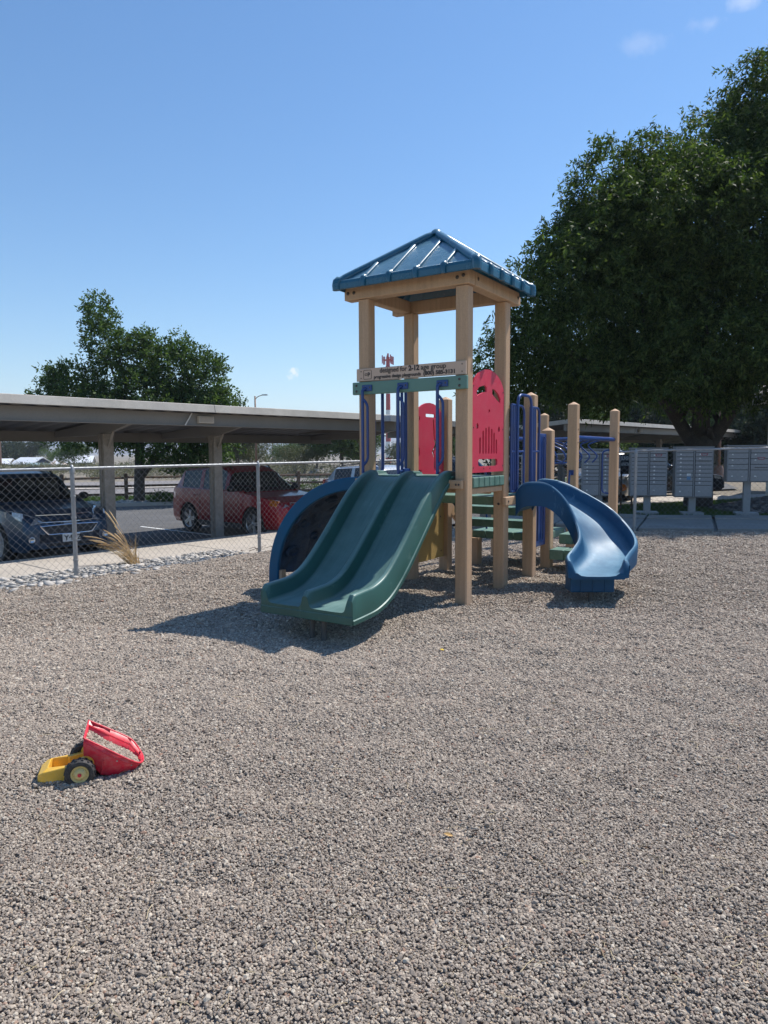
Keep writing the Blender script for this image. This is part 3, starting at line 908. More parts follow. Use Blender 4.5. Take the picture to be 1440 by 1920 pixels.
# ================================================================== STONES
def stone_mesh(seed, flat_=.5):
    bm = bmesh.new(); bmesh.ops.create_icosphere(bm, subdivisions=1, radius=1)
    rnd = random.Random(seed)
    for v in bm.verts:
        v.co *= rnd.uniform(.78, 1.12); v.co.z *= flat_; v.co.x *= 1.25
    me = bpy.data.meshes.new('stone'); bm.to_mesh(me); bm.free(); me.shade_smooth()
    me.materials.append(M['river_stone']); return me
SM = [stone_mesh(i, .45 + .05 * (i % 3)) for i in range(7)]
bed = strip('stone_bed', [pq(-6.5, -.42), pq(-1, -.38), pq(2.2, -.02)], [pq(-6.5, 1.0), pq(-1, .95), pq(3.2, .75)], 16, lambda x, y: -.268, M['concrete_old'], 0.0)
rnd = random.Random(5); n = 0; spots = []
tries = 0
while n < 300 and tries < 8000:
    tries += 1
    p = rnd.uniform(-3.4, 3.1); k = (p + 3.4) / 6.5
    q = rnd.uniform(-.45 + .45 * max(0, (p - .5) / 2.6), 1.0 - .25 * max(0, k))
    if p > 1.5 and q < .25 * (p - 1.5): continue
    r = rnd.uniform(.030, .062) * (1.3 if rnd.random() < .15 else 1)
    if any((p - a) ** 2 + (q - b) ** 2 < (.75 * (r + c)) ** 2 for a, b, c in spots): continue
    spots.append((p, q, r))
    v = PQ(p, q); z = max(-.268, float(h_yard(v.x, v.y)) if q < 0 else -9)
    o = put('stone', SM[rnd.randrange(7)], None, bed, loc=(v.x, v.y, z + r * .22))
    o.scale = (r, r, r); o.rotation_euler = (rnd.uniform(-.3, .3), rnd.uniform(-.3, .3), rnd.uniform(0, 6.3)); n += 1
# smaller stones filling the gaps, and the far stone bed: joined
def joined_stones(name, pts, mat, seed=1):
    rnd = random.Random(seed); m = MB()
    base = [(0, 0, 1), (1, 0, 0), (0, 1, 0), (-1, 0, 0), (0, -1, 0), (0, 0, -1), (.7, .7, .35), (-.7, .7, .3), (.7, -.7, .3), (-.7, -.7, .35)]
    fs = [(0, 1, 6), (0, 6, 2), (0, 2, 7), (0, 7, 3), (0, 3, 9), (0, 9, 4), (0, 4, 8), (0, 8, 1), (5, 6, 1), (5, 2, 6), (5, 7, 2), (5, 3, 7), (5, 9, 3), (5, 4, 9), (5, 8, 4), (5, 1, 8)]
    for x, y, z, r in pts:
        a = rnd.uniform(0, 6.3); c, s = math.cos(a), math.sin(a); e = rnd.uniform(1.0, 1.6); fz = rnd.uniform(.4, .7)
        m.add([(x + r * (c * e * vx - s * vy) * (k := rnd.uniform(.85, 1.1)), y + r * (s * e * vx + c * vy) * k, z + r * vz * fz) for vx, vy, vz in base], fs)
    me = bpy.data.meshes.new(name); me.from_pydata(m.v, [], m.f); me.shade_smooth()
    return put(name, me, mat, kind='stuff')
M['stone_mix'] = island_mat('mixed_stone', [(0, (.20, .19, .18)), (.4, (.36, .34, .315)), (.8, (.52, .49, .44)), (1, (.62, .56, .48))], .9)
M['rock_dark'] = island_mat('dark_rock', [(0, (.09, .085, .085)), (.5, (.16, .15, .145)), (1, (.26, .24, .23))], .9)
pts = []
for k in range(2400):
    p = rnd.uniform(-3.6, 3.2); q = rnd.uniform(-.45 + .45 * max(0, (p - .3) / 2.6), .95)
    v = PQ(p, q); pts.append((v.x, v.y, -.262, rnd.uniform(.014, .034)))
joined_stones('small_stones', pts, M['stone_mix'], 2)
pts = []
for k in range(3800):
    x, y = ff(rnd.uniform(-16, 13), rnd.uniform(.2, 2.0)); pts.append((x, y, float(h_out(x, y)) + .08, rnd.uniform(.05, .13)))
joined_stones('far_stone_bed_stones', pts, M['stone_mix'], 3)
pts = []
for k in range(1500):
    a = rnd.uniform(0, 6.3); d = rnd.random() ** .6
    x = 9.9 + 1.7 * d * math.cos(a); y = 17.6 + 1.5 * d * math.sin(a); pts.append((x, y, .02 + .36 * (1 - d), rnd.uniform(.05, .11)))
joined_stones('rock_pile', pts, M['rock_dark'], 4)

# ================================================================== PEBBLES of the play yard (geometry nodes, nobody could count them)
def pebble_mesh(name, seed):
    bm = bmesh.new(); bmesh.ops.create_icosphere(bm, subdivisions=1, radius=1)
    r_ = random.Random(seed)
    for v in bm.verts:
        v.co *= r_.uniform(.8, 1.12); v.co.x *= 1.25; v.co.z *= .62
    me = bpy.data.meshes.new(name); bm.to_mesh(me); bm.free(); me.shade_smooth()
    me.materials.append(M['pebble']); return me
def pebbles(name, P, S, seed):
    """P points, S sizes; instanced through a node group"""
    me = bpy.data.meshes.new(name); me.vertices.add(len(P)); me.vertices.foreach_set('co', P.astype(np.float32).ravel())
    at = me.attributes.new('size', 'FLOAT', 'POINT'); at.data.foreach_set('value', S.astype(np.float32))
    rr = np.random.RandomState(seed).rand(len(P), 3) * np.array([1.5, 1.5, 6.283]) - np.array([.75, .75, 0])
    ar = me.attributes.new('spin', 'FLOAT_VECTOR', 'POINT'); ar.data.foreach_set('vector', rr.astype(np.float32).ravel())
    me.update()
    o = put(name, me, None, kind='stuff')
    ng = bpy.data.node_groups.new(name + '_nodes', 'GeometryNodeTree')
    ng.interface.new_socket('Geometry', in_out='INPUT', socket_type='NodeSocketGeometry')
    ng.interface.new_socket('Geometry', in_out='OUTPUT', socket_type='NodeSocketGeometry')
    gi = ng.nodes.new('NodeGroupInput'); go = ng.nodes.new('NodeGroupOutput')
    iop = ng.nodes.new('GeometryNodeInstanceOnPoints'); mtp = ng.nodes.new('GeometryNodeMeshToPoints')
    ico = ng.nodes.new('GeometryNodeMeshIcoSphere'); ico.inputs['Radius'].default_value = 1.1; ico.inputs['Subdivisions'].default_value = 1
    tr = ng.nodes.new('GeometryNodeTransform'); tr.inputs['Scale'].default_value = (1.4, .95, .72)
    ss = ng.nodes.new('GeometryNodeSetShadeSmooth'); sm = ng.nodes.new('GeometryNodeSetMaterial'); sm.inputs['Material'].default_value = M['pebble']
    na = ng.nodes.new('GeometryNodeInputNamedAttribute'); na.data_type = 'FLOAT'; na.inputs['Name'].default_value = 'size'
    nb = ng.nodes.new('GeometryNodeInputNamedAttribute'); nb.data_type = 'FLOAT_VECTOR'; nb.inputs['Name'].default_value = 'spin'
    L = ng.links.new
    L(gi.outputs[0], mtp.inputs[0]); L(mtp.outputs[0], iop.inputs['Points'])
    nt_ = ng.nodes.new('ShaderNodeTexNoise'); nt_.inputs['Scale'].default_value = 1.3 + seed * .17
    sp_ = ng.nodes.new('GeometryNodeSetPosition'); vm_ = ng.nodes.new('ShaderNodeVectorMath'); vm_.operation = 'SUBTRACT'; vm_.inputs[1].default_value = (.5, .5, .5)
    vs_ = ng.nodes.new('ShaderNodeVectorMath'); vs_.operation = 'SCALE'; vs_.inputs['Scale'].default_value = 1.3
    L(nt_.outputs['Color'], vm_.inputs[0]); L(vm_.outputs[0], vs_.inputs[0]); L(vs_.outputs[0], sp_.inputs['Offset'])
    ss.inputs['Shade Smooth'].default_value = False
    L(ico.outputs['Mesh'], sp_.inputs['Geometry']); L(sp_.outputs[0], tr.inputs['Geometry']); L(tr.outputs[0], ss.inputs[0]); L(ss.outputs[0], sm.inputs[0]); L(sm.outputs[0], iop.inputs['Instance'])
    e2r = ng.nodes.new('FunctionNodeEulerToRotation'); L(nb.outputs[0], e2r.inputs[0]); L(e2r.outputs[0], iop.inputs['Rotation'])
    L(na.outputs[0], iop.inputs['Scale']); L(iop.outputs[0], go.inputs[0])
    md = o.modifiers.new('pebbles', 'NODES'); md.node_group = ng
    me.materials.append(M['pebble'])
    return o
rs = np.random.RandomState(11)
def scatter(n, y0, y1, half):
    y = np.sqrt(rs.rand(n) * (y1 ** 2 - y0 ** 2) + y0 ** 2)
    x = (rs.rand(n) * 2 - 1) * (half * y + .35)
    return x, y
x, y = scatter(N_NEAR, 1.5, 6.8, .60)
k = rs.rand(len(y)) > np.clip((y - 5.4) / 1.4, 0, 1)
x, y = x[k], y[k]
s = .0035 * np.exp(rs.randn(len(x)) * .26) * (1 + .23 * np.clip(y - 2.6, 0, 4))
P = np.stack([x, y, h_yard(x, y) + s * (rs.rand(len(x)) * 1.1 - .1)], -1)
pebbles('gravel_pebbles', P, s, 1)
x, y = scatter(N_FAR, 5.4, 15.5, .62)
k = rs.rand(len(y)) < np.clip((y - 5.4) / 1.4, 0, 1)
x, y = x[k], y[k]
far_y = np.interp(x, xs, far)
k = y < far_y - .05
x, y = x[k], y[k]
s = .0066 * np.exp(rs.randn(len(x)) * .3) * (y / 8) ** .6
P = np.stack([x, y, h_yard(x, y) + s * (rs.rand(len(x)) * .9 - .35)], -1)
pebbles('distant_gravel_pebbles', P, s, 2)
# dry twigs and needles lying on the gravel
m = MB()
for k in range(420):
    y = 1.8 + 7 * rnd.random() ** 1.4; x = rnd.uniform(-.6, .6) * y; a = rnd.uniform(0, 6.3); l = rnd.uniform(.02, .075)
    z = float(h_yard(x, y)) + .010
    c, s_ = math.cos(a), math.sin(a); w = .0012
    bx = rnd.uniform(-.2, .2)
    p = [(x, y), (x + c * l * .5 - s_ * bx * l, y + s_ * l * .5 + c * bx * l), (x + c * l, y + s_ * l)]
    m.tube([(p[0][0], p[0][1], z), (p[1][0], p[1][1], z + .004), (p[2][0], p[2][1], z + .001)], w, 3)
m.build('dry_litter', M['twig'], kind='stuff')
def leaf_on_ground(label, x, y, size, mat, rz):
    m = MB(); z = float(h_yard(x, y)) + .014
    pts = [(-1, 0, 0), (-.5, .32, .1), (.1, .42, .16), (.6, .25, .1), (1, 0, .02), (.6, -.28, .12), (.1, -.4, .2), (-.5, -.3, .12), (0, 0, 0)]
    m.add([(a * size, b * size, c * size) for a, b, c in pts], [(i, (i + 1) % 8, 8) for i in range(8)])
    o = m.build('fallen_leaf', mat, label=label, cat='leaf', group='fallen leaves on the gravel'); o.location = (x, y, z); o.rotation_euler = (.5, .3, rz)
    so = o.modifiers.new('solid', 'SOLIDIFY'); so.thickness = .0012
leaf_on_ground('small bright yellow leaf on the gravel in front of the tower', .44, 5.3, .024, M['yellow_leaf'], .4)
leaf_on_ground('curled brownish yellow leaf low on the gravel near the photo\'s bottom', .245, 2.66, .02, M['tan_leaf'], .1)
leaf_on_ground('dark reddish leaf scrap on the gravel below the green slide', .02, 4.25, .016, surface('red_leaf', (.22, .06, .04), .6, .1, 30, 100, .1, 0), 1.1)

# ================================================================== PLAY TOWER
# local x: towards the spiral slide, local y: away from the double slide; origin at the foot of the front corner post
A0 = Vector((.79, 7.02, 0))
RZT = math.atan2(-.537, .843)
play = thing('play_structure', 'tan-posted playground tower with blue roof, green double slide and curved blue slide on gravel', 'playground', A0, RZT)
def yard_at(lx, ly):
    c, s = math.cos(RZT), math.sin(RZT)
    return float(h_yard(A0.x + c * lx - s * ly, A0.y + s * lx + c * ly))
PW = .066
def post(x, y, h, cap=True):
    m = MB(); b = -.35; w = PW; ch = .012
    def ring(w, z, ch=ch): return [Vector((sx, sy, z)) for sx, sy in ((-w, -w + ch), (-w + ch, -w), (w - ch, -w), (w, -w + ch), (w, w - ch), (w - ch, w), (-w + ch, w), (-w, w - ch))]
    secs = [ring(w, b), ring(w, h - (.038 if cap else 0))]
    if cap: secs += [ring(.008, h, .003)]
    m.loft(secs)
    return m.build('post', M['tan'], play, loc=(x, y, 0), angle=30)
TOWER_H = 3.09
for x, y in ((0, 0), (0, .93), (-1.14, .93), (-1.14, 0)): post(x, y, TOWER_H, False)
for x, y, h in ((0, 1.80, 2.2), (-1.14, 1.80, 2.2), (0, 2.42, 1.80), (-1.14, 3.44, 2.2), (0, 3.44, 2.18), (0, 5.6, 2.19), (-1.2, 5.6, 2.16)):
    post(x, y, h)
post(-1.0, 2.42, .34, False); post(-.55, 3.3, .34, False)

# bolts
bm_ = MB(); bm_.lathe([(.001, .007), (.008, .007), (.012, .003), (.0185, .001), (.0185, -.002)], 12)
BOLT = bm_.mesh('bolt', angle=40); BOLT.materials.append(M['bolt'])
def bolt(x, y, z, axis='-y', parent=None, s=1.0):
    o = put('bolt', BOLT, None, parent or play, loc=(x, y, z))
    o.rotation_euler = {'-y': (PI / 2, 0, 0), '+x': (0, PI / 2, 0)}[axis]; o.scale = (s, s, s)
    return o

# roof beams
BT = .045
def beam_box(name, x0, x1, y0, y1, z0, z1, mat, bev=.01):
    m = MB(); m.box(x0, x1, y0, y1, z0, z1); return m.build(name, M[mat], play, bevel=bev)
zb0, zb1 = 3.095, 3.235
beam_box('roof_beam', -1.36, PW + .03, -PW - .03, PW - .03, zb0, zb1, 'tan')
beam_box('roof_beam', -PW + .04, PW + .032, PW - .027, 1.20, zb0 + .001, zb1 - .001, 'tan')
beam_box('roof_beam', -1.38, -PW + .037, .93 - PW + .03, .93 + PW, zb0, zb1, 'tan')
beam_box('roof_beam', -1.14 - PW - .03, -1.14 + PW - .05, PW - .027, .93 - PW + .027, zb0 + .001, zb1 - .001, 'tan')
for bx in (-1.31, -1.235, -.03, .035): bolt(bx, -PW - .033, 3.165 + (.012 if bx == .035 else 0))
for by in (.10, 1.12): bolt(PW + .035, by, 3.17, '+x')

# ---- roof: four curved faces, hips, ribs and a rim with scalloped cover strips
RX0, RX1, RY0, RY1 = -1.14 - .185, .205, -.205, .93 + .205
ZE = 3.27; ZA = 3.79; RC = Vector(((RX0 + RX1) / 2, (RY0 + RY1) / 2, ZA))
shell = MB()
corners = [Vector((RX0, RY0, ZE)), Vector((RX1, RY0, ZE)), Vector((RX1, RY1, ZE)), Vector((RX0, RY1, ZE))]
for k in range(4):
    a, b = corners[k], corners[(k + 1) % 4]
    n = 8
    for off, flip in ((0, 1), (-.035, -1)):
        rows_ = []
        for i in range(n + 1):
            t = i / n
            pa = a.lerp(RC, t); pb = b.lerp(RC, t)
            rows_.append([pa.lerp(pb, j / n) + Vector((0, 0, off + .012 * math.sin(PI * min(t * 1.2, 1)))) for j in range(n + 1)] if i < n else [RC + Vector((0, 0, off))] * (n + 1))
        shell.loft(rows_, closed=False, caps=False)
roof = shell.build('roof', M['roof_blue'], play)
rim = MB()
for k in range(4):
    a, b = corners[k], corners[(k + 1) % 4]
    out = (b - a).cross(Vector((0, 0, 1))).normalized(); u = (b - a).normalized(); L = (b - a).length
    prof = [(-.03, .0), (.012, .012), (.035, .0), (.04, -.03), (.038, -.085), (.02, -.09), (.015, -.02), (-.03, -.03)]
    secs = []
    for e, p in ((0, a), (1, b)):
        # mitre at the corners
        secs.append([p + out * o_ + u * (o_ * (1 if e else -1)) + Vector((0, 0, z)) for o_, z in prof])
    rim.loft(secs, True, False)
rim.build('roof_rim', M['roof_blue'], play, bevel=.006)
def rib(p0, p1, r, end_out=None, name='roof_rib'):
    """half-round raised seam running down the slope and over the rim"""
    m = MB(); pts = [p1.lerp(p0, t) + Vector((0, 0, .012)) for t in (0, .04, .1, .3, .5, .7, .85, .95, 1.0)]
    rr = [r * .35, r * .8, r, r, r, r, r, r, r]
    pts[-1] = pts[-1] + Vector((0, 0, -.004))
    if end_out is not None:
        pts += [p0 + end_out * .024 + Vector((0, 0, .008)), p0 + end_out * .040 + Vector((0, 0, -.008)), p0 + end_out * .046 + Vector((0, 0, -.04)), p0 + end_out * .042 + Vector((0, 0, -.09))]
        rr += [r * 1.1, r * 1.12, r * 1.1, r * 1.05]
    m.tube(pts, rr, 10)
    return m.build(name, M['roof_blue'], play, angle=50)
for k in range(4):
    a, b = corners[k], corners[(k + 1) % 4]
    out = (b - a).cross(Vector((0, 0, 1))).normalized()
    nrib = 4
    for i in range(nrib):
        t = (i + 1) / (nrib + 1)
        foot = a.lerp(b, t)
        # how far up the slope before meeting a hip
        up = 1 - abs(2 * t - 1)
        mid = a.lerp(b, .5)
        topf = foot + (RC - mid) * (min(up, 1) * .93)
        rib(foot, topf + Vector((0, 0, -.004)), .026, out)
    hip_out = (a - Vector((RC.x, RC.y, ZE))).normalized()
    rib(a + hip_out * .0, RC + Vector((0, 0, .002)), .042, hip_out, 'roof_hip')
cap = MB(); cap.lathe([(.001, .055), (.025, .05), (.05, .03), (.07, -.01)], 16, Matrix.Translation(RC)); cap.build('roof_cap', M['roof_blue'], play, angle=60)

# ---- sign and green beam over the double slide
def board(name, x0, x1, z0, z1, y, th, mat, bev=.006):
    m = MB(); m.box(x0, x1, y - th, y, z0, z1); return m.build(name, M[mat], play, bevel=bev)
gb = board('cross_board', -1.14 - .115, PW + .015, 2.105, 2.235, -PW - .001, .045, 'green_board', .009)
for bx in (-1.20, -.055 + .06):
    for bz in (2.14, 2.20): bolt(bx, -PW - .05, bz, s=.7)
sg = board('sign_board', -1.14 - .075, PW - .005, 2.245, 2.375, -PW - .001, .022, 'tan_board', .004)
def on_front(me, x, z, y, parent, mat, name):
    o = put(name, me, mat, parent, loc=(x, y, z)); o.rotation_euler = (PI / 2, 0, 0); return o
ys_ = -PW - .0245
for body, f0, f1, z_, size_, bold_ in (('designed for', .229, .485, 2.320, .070, .0012), ('2-12', .499, .597, 2.320, .072, .0032), ('age group', .611, .832, 2.320, .070, .0012),
                                       ('progressive design playgrounds', .172, .611, 2.264, .048, .0014), ('(800) 585-3131', .634, .908, 2.265, .052, .0024)):
    tme = text_mesh('lettering', body, size_, .002, bold_)
    vx = [v.co.x for v in tme.vertices]; k_ = (f1 - f0) * 1.276 / (max(vx) - min(vx)); x0_ = min(vx)
    for v in tme.vertices: v.co.x = (v.co.x - x0_) * k_
    on_front(tme, -1.215 + 1.276 * f0, z_, ys_, sg, M['ink'], 'lettering')
# framed logo at the left end
def rrect(x0, x1, z0, z1, r, n=4):
    out = []
    for cx, cz, a0 in ((x1 - r, z1 - r, 0), (x0 + r, z1 - r, 90), (x0 + r, z0 + r, 180), (x1 - r, z0 + r, 270)):
        for i in range(n + 1):
            a = R(a0 + 90 * i / n); out.append((cx + r * math.cos(a), cz + r * math.sin(a)))
    return out
def circ(cx, cz, rx, rz, n=14, a0=0, a1=360):
    return [(cx + rx * math.cos(R(a0 + (a1 - a0) * i / n)), cz + rz * math.sin(R(a0 + (a1 - a0) * i / n))) for i in range(n)]
me = shape_mesh('logo_frame', [rrect(-.05, .05, -.048, .048, .012), rrect(-.046, .046, -.044, .044, .010)], .002)
on_front(me, -1.075, 2.31, ys_, sg, M['ink'], 'logo_frame')
me = shape_mesh('logo', [rrect(-.033, -.003, -.010, .013, .004), rrect(-.028, -.008, -.005, .008, .003)], .002); on_front(me, -1.075, 2.31, ys_, sg, M['ink'], 'logo')
on_front(text_mesh('logo', 'p', .058, .002, .002), -1.073, 2.305, ys_, sg, M['ink'], 'logo')
for bx in (-1.155, .022):
    for bz in (2.275, 2.345): bolt(bx, -PW - .026, bz, s=.35, parent=sg)

# ---- three handle bars hanging from the green beam
for hx in (-1.10, -.665, -.215):
    m = MB(); m.box(hx - .025, hx + .10, -.128, -.113, 2.135, 2.20)
    br = m.build('handle_bracket', M['blue_tube'], play, bevel=.006)
    for sx in (0.0, .075): bolt(hx + sx, -.129, 2.172, s=.5, parent=br)
    m = MB(); y = -.15
    m.tube(arc_path([(hx + .03, -.125, 2.165), (hx, y, 2.15), (hx, y, 2.05), (hx, y, 1.28)], .04), .0165, 10)
    m.tube(arc_path([(hx, y, 2.06), (hx + .055, y + .01, 2.00), (hx + .055, y + .01, 1.42), (hx, y, 1.36)], .05), .014, 10)
    m.build('handle_bar', M['blue_tube'], play, angle=50)

# ---- decks
for k in range(6):
    m = MB(); y0 = .078 + k * .1305; m.box(-1.215, .072, y0, y0 + .122, 1.14, 1.245); m.build('deck_plank', M['green_plank'], play, bevel=.01)
for (x0, x1, y0, y1) in ((-1.205, .0, -PW - .045, -PW - .002),):
    beam_box('deck_beam', x0 - .03, x1 + .035, y0, y1, 1.135, 1.225, 'tan')
bolt(-.03, -PW - .048, 1.18, s=.6); bolt(.0, -PW - .048, 1.18, s=.6)
beam_box('deck_beam', -.045, .045, PW + .003, .93 - PW - .003, 1.075, 1.136, 'tan')
beam_box('deck_beam', -1.185, -1.095, PW + .003, .93 - PW - .003, 1.045, 1.136, 'tan')
beam_box('deck_beam', -1.06, -.08, .80, .86, 1.04, 1.136, 'tan')
# upper landing, steps down, low platform
for k in range(5):
    m = MB(); y0 = 1.005 + k * .147; m.box(-1.065, -.075, y0, y0 + .14, .905, 1.0); m.build('deck_plank', M['green_plank'], play, bevel=.01)
beam_box('deck_beam', PW + .002, PW + .047, .80, 1.93, .915, 1.01, 'tan')
bolt(PW + .05, .87, .962, '+x', s=.7); bolt(0 - .0, .93 - PW - .002, .93, '-y', s=.8)
beam_box('deck_beam', -1.14 - PW - .045, -1.14 - PW - .002, .80, 1.93, .905, .998, 'tan')
for z, y0 in ((.81, 1.90), (.62, 2.16)):
    for k in range(2):
        m = MB(); m.box(-1.065, -.075, y0 + k * .128, y0 + k * .128 + .122, z - .10, z); m.build('step_plank', M['green_plank'], play, bevel=.01)
for xx in (-1.11, -.06):
    m = MB(); m.loft([[Vector((xx - .018, y, z)) for y, z in ((1.80, .75), (1.80, .90), (2.52, .42), (2.52, .27))], [Vector((xx + .018, y, z)) for y, z in ((1.80, .75), (1.80, .90), (2.52, .42), (2.52, .27))]])
    m.build('stair_stringer', M['tan'], play)
for k in range(5):
    m = MB(); x0 = -1.07 + k * .2; m.box(x0, x0 + .19, 2.45, 3.36, .33, .435); m.build('deck_plank', M['green_plank'], play, bevel=.012)
# side steps beyond the short post
for (y0, y1, z, nn) in ((2.62, 3.0, .43, 1), (2.26, 2.60, .27, 1)):
    for k in range(3):
        m = MB(); x0 = .09 + k * .19; m.box(x0, x0 + .182, y0, y1, z - .13, z); m.build('step_plank', M['green_plank'], play, bevel=.012)
post(.55, 2.8, .3, False); post(.55, 2.4, .13, False)

# ---- red panels
def yz_panel(name, outlines, depth, x, mat, bev=.0):
    me = shape_mesh(name, outlines, depth, bev)
    o = put(name, me, M[mat], play)
    o.matrix_local = Matrix(((0, 0, 1, x), (1, 0, 0, 0), (0, 1, 0, 0), (0, 0, 0, 1)))
    return o
def zx(X, Y): return ((X - 957) / 223 * .80 + .068, 2.34 - (Y - 1065) / 683 * 1.05)
def slot(cx, y0, y1, w, n=6):
    r = w / 2; a = [(cx + r * math.cos(R(t)), y1 - r * 1.4 - 0 + r * 1.4 * math.sin(R(t))) for t in np.linspace(0, 180, n)]
    b = [(cx + r * math.cos(R(t)), y0 + r * 1.4 + r * 1.4 * math.sin(R(t))) for t in np.linspace(180, 360, n)]
    return a + b
outer = [(.068, 1.29), (.865, 1.29), (.865, 2.165)] 
for i in range(13):
    a = R(16 + (164 - 16) * i / 12); outer.append((.4665 + .4145 * math.cos(a), 2.05 + .29 * math.sin(a) * 1.0))
outer[3:] = [p for p in outer[3:]]
outer.append((.068, 2.165))
holes = [[zx(*p) for p in ((985, 1225), (1000, 1192), (1040, 1172), (1052, 1185), (1052, 1215), (1030, 1222), (1002, 1240), (990, 1250))],
         [zx(*p) for p in ((1092, 1188), (1110, 1190), (1135, 1215), (1152, 1250), (1149, 1278), (1128, 1262), (1102, 1236), (1091, 1222))],
         [zx(*p) for p in ((1066, 1330), (1077, 1328), (1078, 1340), (1070, 1352), (1064, 1350), (1068, 1340))]]
for X, Y0, Y1, w in ((992, 1424, 1465, 16), (1142, 1436, 1478, 14)):
    a = zx(X, Y0); b = zx(X, Y1); holes.append(slot(a[0], b[1], a[1], w / 223 * .8))
for X, Y0 in zip((1010, 1031, 1050, 1070, 1090, 1107, 1124), (1515, 1470, 1450, 1440, 1455, 1480, 1525)):
    a = zx(X, Y0); b = zx(X, 1628); holes.append(slot(a[0], b[1], a[1], .040))
a = zx(998, 1660); b = zx(1132, 1708); holes.append(rrect(a[0], b[0], b[1], a[1], .03))
p1 = yz_panel('face_panel', [outer] + holes, .019, .045, 'red_panel')
def pbolt(y, z, parent, x=.057):
    o = bolt(x, y, z, '+x', parent=play, s=.45); return o
for y, z in ((.10, 2.15), (.83, 2.13), (.10, 1.74), (.835, 1.74), (.10, 1.34), (.35, 1.33), (.50, 1.33), (.835, 1.35)): pbolt(y, z, p1)
outer2 = [(1.0, 1.22), (1.73, 1.22), (1.73, 1.92)]
for i in range(11):
    a = R(20 + 140 * i / 10); outer2.append((1.365 + .388 * math.cos(a), 1.83 + .27 * math.sin(a)))
outer2.append((1.0, 1.92))
zig = [(1.44, 1.90), (1.47, 1.90), (1.50, 1.66), (1.58, 1.60), (1.47, 1.50), (1.50, 1.44), (1.53, 1.30), (1.50, 1.24), (1.47, 1.32), (1.47, 1.42), (1.42, 1.50), (1.50, 1.60), (1.46, 1.68)]
h2 = [rrect(1.03, 1.12, 1.88, 1.93, .015), rrect(1.26, 1.50, 1.925, 1.965, .015), [(y, z) for y, z in zig], circ(1.08, 1.50, .035, .06), rrect(1.06, 1.16, 1.25, 1.285, .01), rrect(1.58, 1.68, 1.25, 1.285, .01)]
yz_panel('maze_panel', [outer2] + h2, .019, -1.14, 'red_panel')
# yellow play panel under the landing, with its dark turning knob
yo = [(1.0, .16), (1.73, .16), (1.73, .90), (1.24, .90), (1.20, .86), (1.20, .64), (1.16, .60), (1.0, .60)]
yp = yz_panel('yellow_panel', [yo], .019, -1.14, 'yellow_panel')
for y, z in ((1.66, .24), (1.64, .68)): bolt(-1.128, y, z, '+x', s=.6)
m = MB(); m.tube([(-1.14, 1.10, .55), (-1.05, 1.10, .55)], .018, 8); m.lathe([(.001, .03), (.03, .02), (.035, 0), (.03, -.02), (.001, -.03)], 12, Matrix.Translation((-1.05, 1.10, .55)))
m.build('panel_knob', M['black_trim'], play, angle=50)
# blue panels low on the far side and beside the short post
m = MB(); m.box(-1.11, -.93, 2.14, 2.16, .40, .80); m.build('blue_side_panel', M['blue_tube'], play, bevel=.01)
m = MB(); m.box(-.012, .012, 1.90, 2.33, .32, 1.72); m.build('blue_side_panel', M['blue_tube'], play, bevel=.01)
m = MB(); m.tube([(.03, 2.0, .40), (.03, 2.0, 1.68)], .012, 8); m.tube([(.03, 2.2, .40), (.03, 2.2, 1.68)], .012, 8); m.build('blue_side_rail', M['blue_tube'], play, angle=50)

# ---- bars on the far side of the tower (climber entrance)
for ya, yb in ((.13, .30), (.62, .80)):
    m = MB(); x = -1.14
    if ya < .5: pts = arc_path([(x, ya, 2.28), (x, ya, 1.28), (x, yb, 1.28), (x, yb, 2.28)], .07)
    else: pts = arc_path([(x, ya, 2.28), (x, ya, 1.28), (x, yb, 1.28), (x, yb, 2.28)], .05)
    m.tube(pts, .018, 10)
    m.build('entrance_bar', M['blue_tube'], play, angle=50)
m = MB(); m.tube([(-1.14, .715, 2.24), (-1.14, .715, 1.28)], .018, 10); m.build('entrance_bar', M['blue_tube'], play, angle=50)
beam_box('cross_board', -1.165, -1.115, PW + .002, .93 - PW - .002, 2.21, 2.33, 'tan')
m = MB(); m.box(-1.118, -1.10, .70, .84, 1.25, 1.31); m.build('bar_bracket', M['blue_tube'], play, bevel=.006)

# ---- barrier and hoop at the blue slide's entrance
def vbars(name, ys_, z0, z1, x, r=.0145):
    m = MB()
    for y in ys_[:-1]: m.tube([(x, y, z0), (x, y, z1)], r, 8)
    m.tube(arc_path([(x, ys_[0], z1), (x, ys_[-1], z1), (x, ys_[-1], z0)], .10), r, 8)
    m.tube([(x, ys_[0], z0), (x, ys_[-1], z0)], r, 8)
    return m.build(name, M['blue_tube'], play, angle=50)
vbars('slide_barrier', [.985, 1.04, 1.095, 1.15, 1.36], 1.06, 2.01, .09)
vbars('slide_barrier', [1.56, 1.61, 1.66, 1.71, 1.85], 1.06, 2.01, .09)
m = MB(); m.tube(arc_path([(.11, 1.12, 1.05), (.11, 1.12, 2.13), (.11, 1.53, 2.13), (.11, 1.55, 1.05)], .12), .0165, 10)
m.tube([(.09, .99, 1.50), (.09, 1.34, 1.50)], .012, 8); m.tube([(.09, 1.57, 1.5), (.09, 1.84, 1.5)], .012, 8)
m.build('slide_hoop', M['blue_tube'], play, angle=50)
m = MB(); m.tube([(-1.14 + .02, 1.15, 1.04), (-1.12, 1.15, 1.22)], .0145, 8)
m.tube(arc_path([(-.9, 2.0, .5), (-.9, 2.0, 1.5), (-.9, 2.55, 1.2), (-.9, 2.55, .45)], .1), .0145, 8)
m.build('stair_handrail', M['blue_tube'], play, angle=50)

